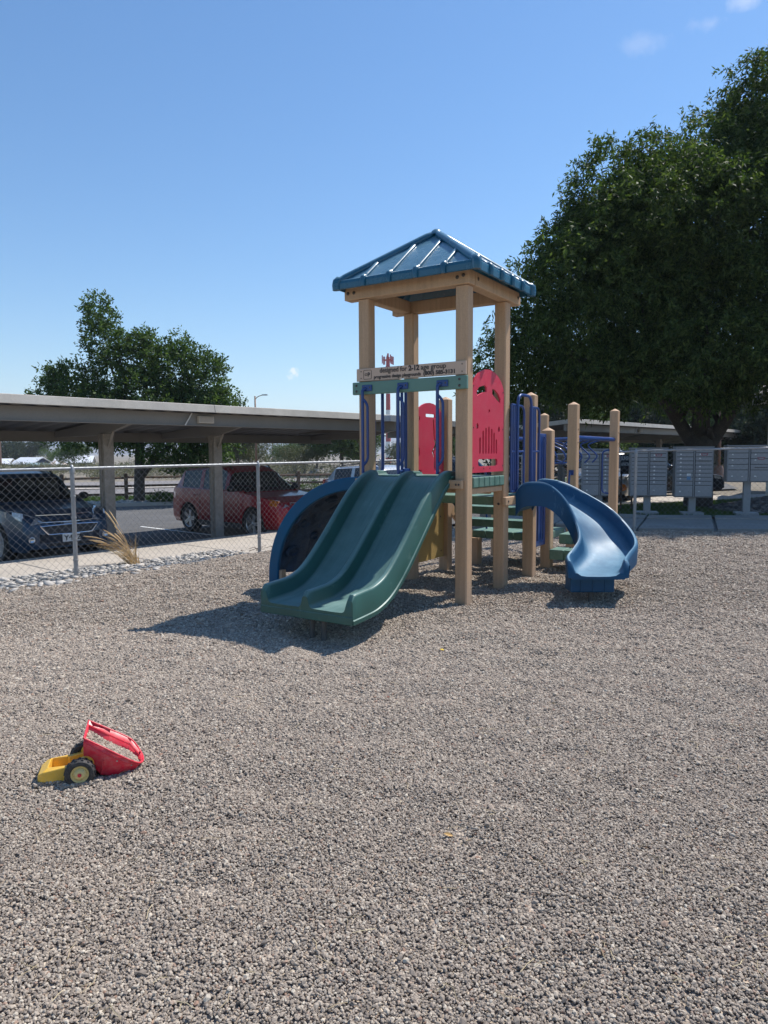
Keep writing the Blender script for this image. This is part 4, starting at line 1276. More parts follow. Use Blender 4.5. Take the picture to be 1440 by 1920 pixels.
# ---- overhead beam with swinging loops
m = MB(); m.tube([(0, 3.50, 1.69), (0, 5.54, 1.69)], .034, 12); m.build('overhead_beam', M['blue_tube'], play, angle=50)
m = MB(); m.tube([(-1.14, 3.50, 1.70), (-1.2, 5.54, 1.70)], .034, 12); m.build('overhead_beam', M['blue_tube'], play, angle=50)
m = MB(); m.tube([(-1.14, 5.54, 1.70), (0, 4.3, 1.70)], .028, 12); m.build('overhead_beam', M['blue_tube'], play, angle=50)
for k, y in enumerate((3.85, 4.25, 4.65, 5.05)):
    m = MB(); x = -.62
    m.tube(arc_path([(-1.14, y, 1.70), (-.75, y, 1.66), (-.42, y, 1.52), (-.36, y, 1.40), (-.42, y, 1.33), (-.62, y, 1.30), (-.80, y, 1.36)], .09), .013, 8)
    m.tube(arc_path([(0, y, 1.70), (-.30, y, 1.60), (-.10, y, 1.42), (-.2, y, 1.32)], .08), .013, 8)
    m.build('hanging_loop', M['blue_tube'], play, angle=50)
m = MB(); m.tube([(-.3, 4.4, 1.32), (-.3, 4.4, -.2)], .022, 10); m.build('support_pole', M['blue_tube'], play, angle=50)
# handles on the two far posts
m = MB(); m.tube(arc_path([(-.06, 5.55, 1.52), (-.16, 5.50, 1.50), (-.16, 5.50, .82), (-.06, 5.55, .80)], .07), .014, 10); m.build('post_handle', M['blue_tube'], play, angle=50)
m = MB(); m.box(-.03, .035, 3.44 - PW - .018, 3.44 - PW - .003, 1.17, 1.24); m.tube(arc_path([(0, 3.36, 1.2), (0, 3.30, 1.19), (-.02, 3.30, .85)], .03), .015, 8); m.build('post_handle', M['blue_tube'], play, angle=50)
for y in (3.44, 5.6):
    for z in (1.62, 1.80): bolt(PW + .002, y, z, '+x', s=.6)

# ---- double slide
SX = -.565
bedp = catmull([(-.14, 1.26, 0), (0, 1.255, 0), (.14, 1.225, 0), (.30, 1.12, 0), (.6, .86, 0), (.98, .53, 0), (1.25, .34, 0), (1.48, .262, 0), (1.70, .245, 0), (1.88, .238, 0)], 5)
def rail_h(s):
    r = .045 + .115 * sstep((s + .14) / .7) - .01 * sstep((s - 1.0) / .6)
    e = (s - 1.835) / .045
    if e > 0: r *= 1 - .30 * e * e
    return r
secs = []
for i, p in enumerate(bedp):
    a = bedp[max(0, i - 1)]; b = bedp[min(len(bedp) - 1, i + 1)]
    t = (b - a).normalized(); n = Vector((-t.y, t.x)); 
    if n.y < 0: n = -n
    n = n.lerp(Vector((0, 1)), .25).normalized()
    s, h = p.x, p.y
    r = float(rail_h(s)); hw = .475; low = -.078 - .01 * sstep((s - 1.2) / .5)
    prof = [(-hw - .010, low), (-hw - .012, low + .034), (-hw - .001, low + .040), (-hw - .002, r - .020), (-hw + .004, r - .007), (-hw + .015, r), (-hw + .040, r), (-hw + .051, r - .006), (-hw + .058, r - .022), (-hw + .074, .034), (-hw + .084, .012), (-hw + .105, .002),
            (-.30, 0), (-.17, 0), (-.070, .002), (-.050, .012), (-.040, .034), (-.029, r * .9 - .022), (-.023, r * .9 - .006), (-.012, r * .9), (0, r * .9 + .001)]
    prof = prof + [(-w, k) for w, k in prof[-2::-1]] + [(hw - .03, low), (hw - .03, -.03), (0, -.03), (-hw + .03, -.03), (-hw + .03, low)]
    prof = prof[:-1] + [(-hw + .03, low)]
    sx_ = SX - .03 + .085 * (s + .14) / 2.0
    secs.append([Vector((sx_ + w, -(s + n.x * k), h + n.y * k)) for w, k in prof])
m = MB(); m.loft(secs)
dsl = m.build('double_slide', M['slide_green'], play, angle=42)
m = MB(); m.box(SX + .052 - .477, SX + .052 + .477, -1.886, -1.850, .148, .212); m.build('slide_lip', M['slide_green'], dsl, bevel=.005)
for lx in (SX + .02, SX + .14):
    m = MB(); m.tube([(lx, -1.74, -.3), (lx, -1.74, .22)], .024, 12); m.build('slide_leg', M['leg_steel'], dsl, angle=50)
m = MB(); m.box(SX - .47, SX + .47, -.055, .05, 1.235, 1.262); m.build('slide_sill', M['green_plank'], play, bevel=.006)

# ---- curved blue slide: the two rims in world coordinates of the yard, turned into the tower's frame
MT = (Matrix.Translation(A0) @ Matrix.Rotation(RZT, 4, 'Z')).inverted()
Lr_ = [(1.47, 7.88, 1.06), (1.54, 7.84, 1.15), (1.66, 7.82, 1.17), (1.80, 7.83, 1.15), (1.93, 7.84, 1.06), (2.03, 7.80, .92), (2.10, 7.70, .72), (2.08, 7.52, .585), (1.97, 7.33, .50), (1.87, 7.17, .45), (1.835, 7.02, .425), (1.83, 6.93, .42)]
Rr_ = [(1.74, 8.30, 1.08), (1.80, 8.30, 1.165), (1.92, 8.32, 1.18), (2.14, 8.33, 1.13), (2.38, 8.25, 1.00), (2.58, 8.08, .86), (2.70, 7.88, .70), (2.72, 7.66, .59), (2.66, 7.44, .52), (2.52, 7.22, .46), (2.43, 7.06, .425), (2.40, 6.92, .42)]
Lc = catmull(Lr_, 5); Rc = catmull(Rr_, 5)
secs = []; N = len(Lc)
for i in range(N):
    l, r = Lc[i], Rc[i]; g = i / (N - 1)
    ac = (r - l); hw = ac.length / 2; ax = ac.normalized(); c = (l + r) / 2
    end = max(0, (g - .955) / .045); rise = 1 - .75 * end ** 2.2
    st = min(1, g / .05)
    dp = .205 - .055 * sstep((g - .5) / .5); outw = .27 - .10 * sstep((g - .45) / .5)
    ztop = 0 if end <= 0 else -(1 - rise) * dp * .9
    # bed is a level trough between the two rims
    prof = [(-hw - .012, -outw), (-hw - .022, -.05), (-hw - .016, -.015 + ztop), (-hw, ztop), (-hw + .02, ztop - .004), (-hw + .035, ztop - .028), (-hw + .052, -dp * .55 + ztop * .4), (-hw + .075, -dp + .03), (-hw + .115, -dp + .004), (-hw * .4, -dp - .004)]
    prof = prof + [(0, -dp - .006)] + [(-w, k) for w, k in prof[::-1]] + [(hw - .02, -outw), (hw - .03, -dp - .035), (-hw + .03, -dp - .035), (-hw + .02, -outw)]
    secs.append([MT @ (c + ax * w + Vector((0, 0, k))) for w, k in prof])
m = MB(); m.loft(secs)
bsl = m.build('curved_slide', M['slide_blue'], play, angle=42)
e0 = MT @ Vector((1.86, 6.95, 0)); e1 = MT @ Vector((2.37, 6.94, 0))
du = (e1 - e0).normalized(); dv = Vector((-du.y, du.x, 0))
m = MB(); m.prism([tuple((e0 + du * a + dv * b).xy) for a, b in ((.0, .06), (.44, .06), (.44, .30), (0, .30))], .09, .255)
bx = m.build('slide_foot_box', M['slide_blue'], bsl, bevel=.015)
m = MB()
for f_ in (.10, .22, .34): m.prism([tuple((e0 + du * a + dv * b).xy) for a, b in ((f_, .052), (f_ + .012, .052), (f_ + .012, .06), (f_, .06))], .10, .235)
m.build('foot_box_rib', M['slide_blue'], bsl)
m = MB(); pc = e0 + du * .23 + dv * .18; m.tube([(pc.x, pc.y, -.3), (pc.x, pc.y, .2)], .024, 12); m.build('slide_leg', M['leg_steel'], bsl, angle=50)

# ---- curved climber on the left side
AX, AZ = 1.36, 1.20
def arcp(t, off=0.0):
    c, s = math.cos(t), math.sin(t)
    # superellipse-like quarter arch, measured from the post line
    ct = math.copysign(abs(c) ** .95, c); st = math.copysign(abs(s) ** .95, s)
    n = Vector((s / AX, c / AZ)).normalized()
    return (-1.14 - .04 - (AX - .04) * st - n.x * off, AZ * ct - 0.0 + n.y * off)
for yy in (-.045, .86):
    m = MB(); secs = []
    for i in range(33):
        t = PI / 2 * i / 32 * 1.03
        ox, oz = arcp(t, .04); ix, iz = arcp(t, -.10)
        secs.append([Vector((ox, yy, oz)), Vector((ox, yy + .05, oz)), Vector((ix, yy + .05, iz)), Vector((ix, yy, iz))])
    m.loft(secs); o = m.build('climber_edge', M['climber_blue'], play, bevel=.012, angle=40)
m = MB(); secs = []
ny = 26
for i in range(49):
    t = PI / 2 * i / 48 * .97
    row = []
    for j in range(ny + 1):
        y = .006 + (.854) * j / ny
        lump = float(fbm(i * .16, j * .22, 4)) * .16
        ox, oz = arcp(t, -.03 + lump); row.append(Vector((ox, y, oz)))
    row2 = []
    for j in range(ny, -1, -1):
        y = .006 + (.854) * j / ny
        lump = float(fbm(i * .18 + 30, j * .25, 4)) * .18
        step = .02 if (int(i / 12) + int(j / 9)) % 2 else 0
        ix, iz = arcp(t, -.085 + lump + step); row2.append(Vector((ix, y, iz)))
    secs.append(row + row2)
m.loft(secs); cl = m.build('climber_wall', M['climber_dark'], play, angle=35)
for t_, y, rx in ((.55, .30, .10), (.75, .62, .09), (.95, .22, .11), (1.15, .55, .09), (1.3, .20, .12), (.30, .55, .1)):
    ix, iz = arcp(t_, -.10); c, s = math.cos(t_), math.sin(t_)
    n = Vector((s / AX, 0, c / AZ)).normalized(); n = Vector((-n.x, 0, n.z))
    q = Vector((0, 0, 1)).rotation_difference(-n)
    m = MB(); m.lathe([(rx, -.02), (rx * .95, .006), (rx * .75, .012), (rx * .6, -.01), (rx * .3, -.045), (.001, -.05)], 18, Matrix.Translation((ix, y, iz)) @ q.to_matrix().to_4x4() @ Matrix.Diagonal((.6, 1, 1, 1)))
    m.build('hand_hold', M['climber_dark'], play, angle=50)
m = MB(); m.box(-1.14 - 1.30, -1.14 - 1.22, -.02, .06, -.4, .12); m.build('climber_foot', M['tan'], play)
m = MB(); m.box(-1.14 - 1.30, -1.14 - 1.22, .78, .86, -.4, .12); m.build('climber_foot', M['tan'], play)

# ================================================================== TOY DUMP TRUCK
TX, TY = -1.389, 3.12
tz = float(h_yard(TX, TY)) + .0
toy = thing('toy_dump_truck', 'toy dump truck with yellow cab and tipped red bed full of gravel', 'toy truck', (TX, TY, tz), R(17))
def toy_wheel(y, flip):
    Mx = Matrix.Translation((0, y, .058)) @ Matrix.Rotation(PI / 2, 4, 'X') @ Matrix.Diagonal((1, 1, flip, 1))
    m = MB(); m.lathe([(.040, -.022), (.058, -.022), (.064, -.014), (.066, 0), (.064, .014), (.058, .021), (.046, .023), (.040, .018), (.040, -.022)], 36, Mx)
    for k in range(30):
        a = 2 * PI * k / 30
        m.box(.060, .0675, -.0022, .0022, -.016, .016, Mx @ Matrix.Rotation(a, 4, 'Z') @ Matrix.Rotation(R(18 if k % 2 else -18), 4, 'X'))
    w = m.build('wheel', M['toy_tyre'], toy, angle=40)
    m = MB(); m.lathe([(.040, .012), (.0385, .019), (.035, .015), (.030, .012), (.028, .016), (.020, .024), (.017, .026), (.009, .026), (.001, .026)], 32, Mx)
    m.build('hub', M['toy_hub'], w, angle=40)
    m = MB(); m.lathe([(.009, .025), (.008, .030), (.001, .031)], 16, Mx); m.build('hub_cap', M['toy_red'], w, angle=40)
toy_wheel(.0, 1); toy_wheel(.205, -1)
# cab tub: open box with sloping nose
def ring_box(outer, inner, z0, z1, zi, name, mat):
    m = MB(); n = len(outer)
    vs = [Vector((x, y, z0(x))) for x, y in outer] + [Vector((x, y, z1(x))) for x, y in outer] + [Vector((x, y, z1(x))) for x, y in inner] + [Vector((x, y, zi)) for x, y in inner]
    fs = []
    for i in range(n):
        j = (i + 1) % n
        fs += [(i, j, n + j, n + i), (n + i, n + j, 2 * n + j, 2 * n + i), (2 * n + i, 2 * n + j, 3 * n + j, 3 * n + i)]
    fs += [tuple(range(n - 1, -1, -1)), tuple(3 * n + i for i in range(n))]
    m.add(vs, fs); return m.build(name, M[mat], toy, bevel=.005)
o_ = [(-.185, .045), (-.165, .030), (-.055, .030), (-.045, .026), (.03, .026), (.03, .180), (-.045, .180), (-.055, .176), (-.165, .176), (-.185, .160)]
i_ = [(-.140, .062), (-.135, .052), (-.070, .052), (-.060, .056), (.01, .056), (.01, .150), (-.060, .150), (-.070, .156), (-.135, .156), (-.140, .146)]
ring_box(o_, i_, lambda x: .002 + .012 * (x > 0), lambda x: .052 + .030 * min(1, max(0, (x + .185) / .045)) + (.012 if x > 0 else 0), .03, 'cab', 'toy_yellow')
m = MB()
for yy in (.030, .176): m.lathe([(.001, .012), (.034, .010), (.036, 0), (.034, -.010), (.001, -.012)], 24, Matrix.Translation((.022, yy, .085)) @ Matrix.Rotation(PI / 2, 4, 'X'))
m.build('hinge_arch', M['toy_yellow'], toy, angle=40)
m = MB(); m.tube([(0, -.01, .058), (0, .215, .058)], .007, 8); m.build('axle', M['toy_yellow'], toy)
m = MB()
for zz in (.028, .046): m.box(-.188, -.184, .062, .144, zz, zz + .006)
m.build('cab_grille', M['black_trim'], toy)
# bed
rimL = [(.020, .016, .212), (.115, .014, .150), (.205, .022, .086), (.252, .055, .048), (.268, .112, .038), (.256, .172, .052), (.212, .206, .108), (.118, .216, .165), (.022, .214, .222)]
midL = [(.016, .028, .168), (.100, .026, .095), (.185, .034, .045), (.236, .062, .022), (.250, .112, .018), (.240, .165, .022), (.195, .192, .050), (.104, .200, .100), (.018, .202, .170)]
botL = [(.014, .044, .112), (.085, .044, .022), (.150, .048, .000), (.205, .070, -.006), (.214, .112, -.006), (.205, .156, -.004), (.155, .178, .000), (.088, .184, .022), (.016, .184, .112)]
m = MB(); m.loft([[Vector(p) for p in rimL], [Vector(p) for p in midL], [Vector(p) for p in botL]], True, False)
m.add([Vector(p) for p in botL], [tuple(range(9))])
bed_o = m.build('dump_bed', M['toy_red'], toy, angle=25); so = bed_o.modifiers.new('solid', 'SOLIDIFY'); so.thickness = .004; so.offset = 0
m = MB(); rl = catmull(rimL + [], 4); m.tube(rl + [Vector(rimL[0])], .0042, 8); m.build('bed_rim', M['toy_red'], bed_o, angle=50)
m = MB(); led = [Vector(a).lerp(Vector(b), .38) for a, b in zip(rimL, midL)]; m.tube(led, .0048, 6); m.build('bed_ledge', M['toy_red'], bed_o, angle=50)
m = MB()
for a, b in ((1, 1), (2, 2)):
    p = Vector(midL[a]); q = Vector(botL[b]); m.tube([p + Vector((-.002, -.003, 0)), q + Vector((0, -.003, 0))], .004, 6)
m.build('bed_rib', M['toy_red'], bed_o, angle=50)
# gravel heaped in the bed
fill = [Vector(a).lerp(Vector(b), .9 if a[1] > .1 else .6) for a, b in zip(rimL, midL)]
fill = [Vector((p.x * .97 + .004, .115 + (p.y - .115) * .95, p.z)) for p in fill]
cen = sum(fill, Vector()) / len(fill) + Vector((0, 0, .006))
m = MB(); m.add(fill + [cen], [(i, (i + 1) % 9, 9) for i in range(9)]); gl = m.build('gravel_load', M['gravel'], toy)
rs2 = np.random.RandomState(5); Pl = []
while len(Pl) < 2600:
    i = rs2.randint(9); a, b = rs2.rand(2)
    if a + b > 1: a, b = 1 - a, 1 - b
    p = fill[i] * a + fill[(i + 1) % 9] * b + cen * (1 - a - b)
    Pl.append((p.x, p.y, p.z + .002 + rs2.rand() * .004))
Pl = np.array(Pl); ol = pebbles('gravel_load_pebbles', Pl, .0044 * np.exp(rs2.randn(len(Pl)) * .25), 9); ol.parent = gl
# pebbles pushed up round the wheels and nose
Pl = []
while len(Pl) < 2200:
    a, b = rs2.rand(2)
    if rs2.rand() < .5: p = (-.20 + .14 * a, .03 + .15 * b * rs2.rand(), .004 + .016 * rs2.rand())
    else: p = (-.08 + .17 * a, -.03 + .05 * b, .004 + .012 * rs2.rand())
    Pl.append(p)
c_, s_ = math.cos(R(17)), math.sin(R(17))
Pl = np.array(Pl)
wx = TX + c_ * Pl[:, 0] - s_ * Pl[:, 1]; wy = TY + s_ * Pl[:, 0] + c_ * Pl[:, 1]
pebbles('gravel_heap_pebbles', np.stack([wx, wy, h_yard(wx, wy) + Pl[:, 2]], -1), .0052 * np.exp(rs2.randn(len(Pl)) * .25), 10)

# ================================================================== CARS
def wheel_meshes(r, w, spokes):
    t = MB(); t.lathe([(r * .66, -w / 2), (r * .92, -w / 2), (r * .985, -w * .40), (r, -w * .2), (r, w * .2), (r * .985, w * .40), (r * .92, w / 2), (r * .70, w / 2), (r * .66, w * .42), (r * .66, -w / 2)], 36)
    tm = t.mesh('tyre', angle=40); tm.materials.append(M['tyre'])
    m = MB(); R_ = r * .68
    m.lathe([(R_, w * .46), (R_ * .97, w * .50), (R_ * .90, w * .44), (R_ * .88, w * .2), (R_ * .86, -w * .3)], 36)
    for k in range(spokes):
        a = 2 * PI * k / spokes; Mx = Matrix.Rotation(a, 4, 'Z')
        for s in (-1, 1):
            m.loft([[Mx @ Vector((R_ * .14, s * R_ * .03, w * .40)), Mx @ Vector((R_ * .14, s * R_ * .16, w * .40)), Mx @ Vector((R_ * .14, s * R_ * .16, w * .28)), Mx @ Vector((R_ * .14, s * R_ * .03, w * .28))],
                    [Mx @ Vector((R_ * .92, s * R_ * .05, w * .46)), Mx @ Vector((R_ * .92, s * R_ * .19, w * .46)), Mx @ Vector((R_ * .92, s * R_ * .19, w * .30)), Mx @ Vector((R_ * .92, s * R_ * .05, w * .30))]])
    m.lathe([(.001, w * .44), (R_ * .16, w * .43), (R_ * .22, w * .38), (R_ * .22, w * .25)], 18)
    rm = m.mesh('rim', angle=40); rm.materials.append(M['rim'])
    d = MB(); d.lathe([(.001, w * .05), (R_ * .95, w * .05)], 24); dm = d.mesh('brake_disc'); dm.materials.append(M['black_trim'])
    return tm, rm, dm

def car(name, label, cat, x, y, z, heading, paint, L=4.7, Wd=1.84, H=1.66, wb=2.75, wr=.35, spokes=5, style='suv', extras=()):
    """x forward, y left, origin on the ground under the middle"""
    root = thing(name, label, cat, (x, y, z), heading)
    hl = L / 2; hw = Wd / 2
    fx, rx = hl - .92, hl - .92 - wb           # axle positions
    if style == 'suv':
        cowl, rf, rr, rb = hl - 1.22, hl - 2.02, -hl + .55, -hl + .10
        hood0, hood1, belt = .80 * H / 1.66, 1.02 * H / 1.66, 1.05 * H / 1.66
        roof_pts = [(-hl, belt - .22), (rb, belt + .02), (rr - .12, H - .16), (rr, H - .07), (-.6, H - .01), (0, H), (rf, H - .06), (rf + .15, H - .14), (cowl, hood1 + .02), (hl - .55, hood1 - .06), (hl - .16, hood0 + .05), (hl - .03, hood0 - .06), (hl, .62)]
    else:
        cowl, rf, rr, rb = hl - 1.45, hl - 2.25, -hl + 1.65, -hl + .80
        hood0, hood1, belt = .68, .90, .92
        roof_pts = [(-hl, .78), (-hl + .10, .92), (rb, .98), (rr - .15, H - .12), (rr, H - .05), (-.3, H), (rf, H - .04), (rf + .15, H - .10), (cowl, hood1 + .02), (hl - .6, hood1 - .08), (hl - .16, hood0 + .04), (hl - .03, hood0 - .06), (hl, .55)]
    px = np.array([p[0] for p in roof_pts]); pz = np.array([p[1] for p in roof_pts])
    def top(xx): return float(np.interp(xx, px, pz))
    def beltz(xx):
        b = belt + .05 * (1 - (xx + hl) / L)
        return min(b, top(xx) - .015)
    def halfw(xx):
        t = (xx) / hl
        f = 1 - .20 * max(0, abs(t) - .70) ** 1.6 / .3 ** 1.6 * (1 if t > 0 else .55)
        if t > .96: f *= 1 - .25 * ((t - .96) / .04) ** 2
        if t < -.97: f *= 1 - .10 * ((-t - .97) / .03) ** 2
        return hw * f
    def bottom(xx):
        b = .24 if abs(xx) < hl - .1 else .30
        for ax in (fx, rx):
            d = abs(xx - ax); ra = wr + .065
            if d < ra: b = max(b, wr + math.sqrt(ra * ra - d * d) - .01)
        return b
    def sec(xx):
        w = halfw(xx); b = bottom(xx); bz = beltz(xx); tz_ = top(xx)
        f = min(1, max(0, (tz_ - bz - .02) / .45))
        pts = [(w * .93, b), (w * .99, max(b + .01, .34 + .02)), (w, max(b + .02, .56)), (w * .995, max(b + .03, bz - .20)), (w * .965, bz), (w * (.94 - .01 * f), bz + .012 + .01 * f),
               (w * (.90 - .09 * f), bz + (tz_ - bz) * (.55 + .31 * f)), (w * (.80 - .10 * f), bz + (tz_ - bz) * (.86 + .11 * f)), (w * .45, bz + (tz_ - bz) * (.97 + .02 * f)), (0, tz_)]
        return pts
    stations = sorted(set([round(v, 4) for v in list(np.linspace(-hl, hl, 64)) + [fx + d for d in (-wr - .066, -wr - .06, wr + .06, wr + .066)] + [rx + d for d in (-wr - .066, -wr - .06, wr + .06, wr + .066)] + [p[0] for p in roof_pts] + [hl - .01, -hl + .01, hl - .06]]))
    m = MB(); secs = []
    for xx in stations:
        s_ = sec(xx)
        ring = [Vector((xx, -a, b)) for a, b in s_] + [Vector((xx, a, b)) for a, b in s_[-2::-1]]
        secs.append(ring)
    # skin of body: cabin glass zone is left open where the panes sit
    n = len(secs[0])
    def in_glass(xa, xb, j):
        jj = min(j, n - 2 - j)
        xm = (xa + xb) / 2
        if jj == 5 and rr + .02 < xm < cowl - .12:
            return not any(abs(xm - pxx) < .05 for pxx in pillars)
        if jj in (6, 7, 8) and rf + .16 < xm < cowl - .04: return True
        if style == 'suv' and jj in (6, 7, 8) and rb + .05 < xm < rr - .13: return True
        if style != 'suv' and jj in (6, 7, 8) and rb + .08 < xm < rr - .18: return True
        return False
    pillars = [.25 * (L / 4.7), -.85 * (L / 4.7)]
    vs = [p for c in secs for p in c]; fs = []; gfs = []
    for i in range(len(secs) - 1):
        for j in range(n - 1):
            f = (i * n + j, i * n + j + 1, (i + 1) * n + j + 1, (i + 1) * n + j)
            (gfs if in_glass(stations[i], stations[i + 1], j) else fs).append(f)
    body = MB(); body.add(vs, fs + [tuple(range(n - 1, -1, -1)), tuple((len(secs) - 1) * n + j for j in range(n))])
    bo = body.build('body', M[paint], root, angle=38)
    g = MB(); g.add(vs, gfs); go = g.build('window', M['glass'], root, smooth=True)
    sh = [v for v in go.data.vertices]
    for v in sh: v.co = Vector((v.co.x, v.co.y * .992, v.co.z - .004))
    # floor, inner arches, seats
    m = MB(); m.box(-hl + .25, hl - .3, -hw * .80, hw * .80, .22, .50)
    m.box(-.35, .0, -hw * .72, -.12, .5, 1.12 if style == 'suv' else .98); m.box(-.35, .0, .12, hw * .72, .5, 1.12 if style == 'suv' else .98)
    m.box(-1.2, -.9, -hw * .72, hw * .72, .5, 1.1 if style == 'suv' else .95)
    m.box(cowl - .5, cowl - .1, -hw * .85, hw * .85, .5, beltz(cowl - .3) - .04)
    m.box(-.20, -.12, -.52, -.30, 1.1, 1.28 if style == 'suv' else 1.12); m.box(-.20, -.12, .30, .52, 1.1, 1.28 if style == 'suv' else 1.12)
    m.build('interior', M['interior'], root)
    # dark sills and bumper lower edge
    m = MB()
    for s in (-1, 1): m.box(rx + wr + .08, fx - wr - .08, s * hw * .955 - .02, s * hw * .955 + .02, .20, .36)
    m.build('sill', M['black_trim'], root, bevel=.01)
    tm, rm, dm = wheel_meshes(wr, .225, spokes)
    for ax in (fx, rx):
        for s in (-1, 1):
            w = put('wheel', tm, None, root, loc=(ax, s * (hw - .125), wr)); w.rotation_euler = (PI / 2 if s < 0 else -PI / 2, 0, 0)
            w.name = 'wheel'; put('rim', rm, None, w); put('brake_disc', dm, None, w)
            a = MB(); secs2 = []
            for k in range(17):
                t = PI * k / 16 * 1.1 - .15; c, s2 = math.cos(t), math.sin(t)
                secs2.append([Vector((ax + (wr + .07) * c, s * (hw * .96), wr + (wr + .07) * s2)), Vector((ax + (wr + .045) * c, s * (hw * .965), wr + (wr + .045) * s2)), Vector((ax + (wr + .045) * c, s * (hw - .42), wr + (wr + .045) * s2)), Vector((ax + (wr + .07) * c, s * (hw - .42), wr + (wr + .07) * s2))])
            a.loft(secs2); a.build('wheel_arch', M['black_trim'], root)
    # a patch of the skin used for lamps and grilles
    def surf(xx, v):
        """v from 0 (sill) to 9 (middle of the roof) on the right-hand side"""
        s_ = sec(xx); i = min(int(v), 8); t = v - i
        return Vector((xx, -(s_[i][0] * (1 - t) + s_[i + 1][0] * t), s_[i][1] * (1 - t) + s_[i + 1][1] * t))
    def patch(poly, mat, nm, off=.012, side=-1, parent=None):
        pts = []
        for xx, zz in poly:
            w = None; s_ = sec(xx)
            for i in range(len(s_) - 1):
                if s_[i][1] <= zz <= s_[i + 1][1] + 1e-6:
                    t = (zz - s_[i][1]) / max(1e-6, s_[i + 1][1] - s_[i][1]); w = s_[i][0] * (1 - t) + s_[i + 1][0] * t; break
            if w is None: w = s_[5][0]
            pts.append(Vector((xx, side * (w + off), zz)))
        m = MB(); c = sum(pts, Vector()) / len(pts); c.y += side * .012
        m.add(pts + [c] + [Vector((p.x, p.y - side * .03, p.z)) for p in pts], [(i, (i + 1) % len(pts), len(pts)) for i in range(len(pts))] + [(i, (i + 1) % len(pts), len(pts) + 1 + (i + 1) % len(pts), len(pts) + 1 + i) for i in range(len(pts))])
        return m.build(nm, M[mat], parent or root, angle=30)
    # door seams and handles, mirrors
    for s in (-1, 1):
        for seam in (pillars[0], pillars[1], fx - wr - .16):
            m = MB(); pts = []
            for zz in np.linspace(.40, beltz(seam) - .02, 7):
                s_ = sec(seam); w = None
                for i in range(len(s_) - 1):
                    if s_[i][1] <= zz <= s_[i + 1][1]: t = (zz - s_[i][1]) / max(1e-6, s_[i + 1][1] - s_[i][1]); w = s_[i][0] * (1 - t) + s_[i + 1][0] * t; break
                pts.append(Vector((seam, s * (w or hw), zz)))
            m.tube(pts, .006, 4); m.build('door_seam', M['black_trim'], root)
        for dx in (pillars[0] - .22, pillars[1] - .18):
            m = MB(); yy = s * (halfw(dx) + .012); m.box(dx - .09, dx + .09, min(yy, yy - s * .02), max(yy, yy - s * .02), beltz(dx) - .17, beltz(dx) - .135); m.build('door_handle', M[paint], root, bevel=.008)
        m = MB(); mx = cowl - .32; yy = s * (halfw(mx) + .11)
        m.lathe([(.001, .10), (.05, .09), (.075, .04), (.08, -.02), (.07, -.06), (.001, -.06)], 14, Matrix.Translation((mx, yy, beltz(mx) + .07)) @ Matrix.Rotation(PI / 2, 4, 'Y') @ Matrix.Diagonal((.95, 1.25, .8, 1)))
        m.box(mx - .03, mx + .03, min(yy, s * halfw(mx) * .93), max(yy, s * halfw(mx) * .93), beltz(mx) + .0, beltz(mx) + .05)
        m.build('mirror', M['black_trim'] if style == 'suv' else M[paint], root, angle=50)
        if style == 'suv':
            m = MB(); pts = [Vector((xx, s * hw * .66, top(xx) + dz_)) for xx, dz_ in ((rr + .1, -.01), (rr + .2, .05), (-.6, .055), (.1, .05), (rf - .10, .045), (rf + .02, -.01))]
            m.tube(pts, .018, 6); m.build('roof_rail', M['black_trim'], root, angle=50)
    def nose_x(yy, zz):
        """front surface x at lateral offset yy"""
        lo = hl - .6
        for xx in np.linspace(hl, lo, 50):
            s_ = sec(xx); w = 0
            for i in range(len(s_) - 1):
                if s_[i][1] <= zz <= s_[i + 1][1] + 1e-6: t = (zz - s_[i][1]) / max(1e-6, s_[i + 1][1] - s_[i][1]); w = max(w, s_[i][0] * (1 - t) + s_[i + 1][0] * t)
            if w >= abs(yy): return xx
        return lo
    def face(poly, mat, nm, off=.01, thick=.03, tail=False, parent=None):
        pts = []
        for yy, zz in poly:
            xx = (-(hl - .02 - .10 * (abs(yy) / hw) ** 4) if tail else nose_x(yy, zz))
            pts.append(Vector((xx + (-off if tail else off), yy, zz)))
        k = len(pts); sgn = 1 if tail else -1
        m = MB(); m.add(pts + [Vector((p.x + sgn * thick, p.y, p.z)) for p in pts], [tuple(range(k)), tuple(range(2 * k - 1, k - 1, -1))] + [(i, (i + 1) % k, k + (i + 1) % k, k + i) for i in range(k)])
        return m.build(nm, M[mat], parent or root)
    def face_frame(poly, mat, nm, r=.012, off=.02):
        pts = [Vector((nose_x(yy, zz) + off, yy, zz)) for yy, zz in poly]
        m = MB(); m.tube(pts + [pts[0]], r, 6); return m.build(nm, M[mat], root, angle=50)
    return root, patch, face, face_frame, sec, halfw, nose_x

def hd(dx, dy): return math.atan2(dy, dx)
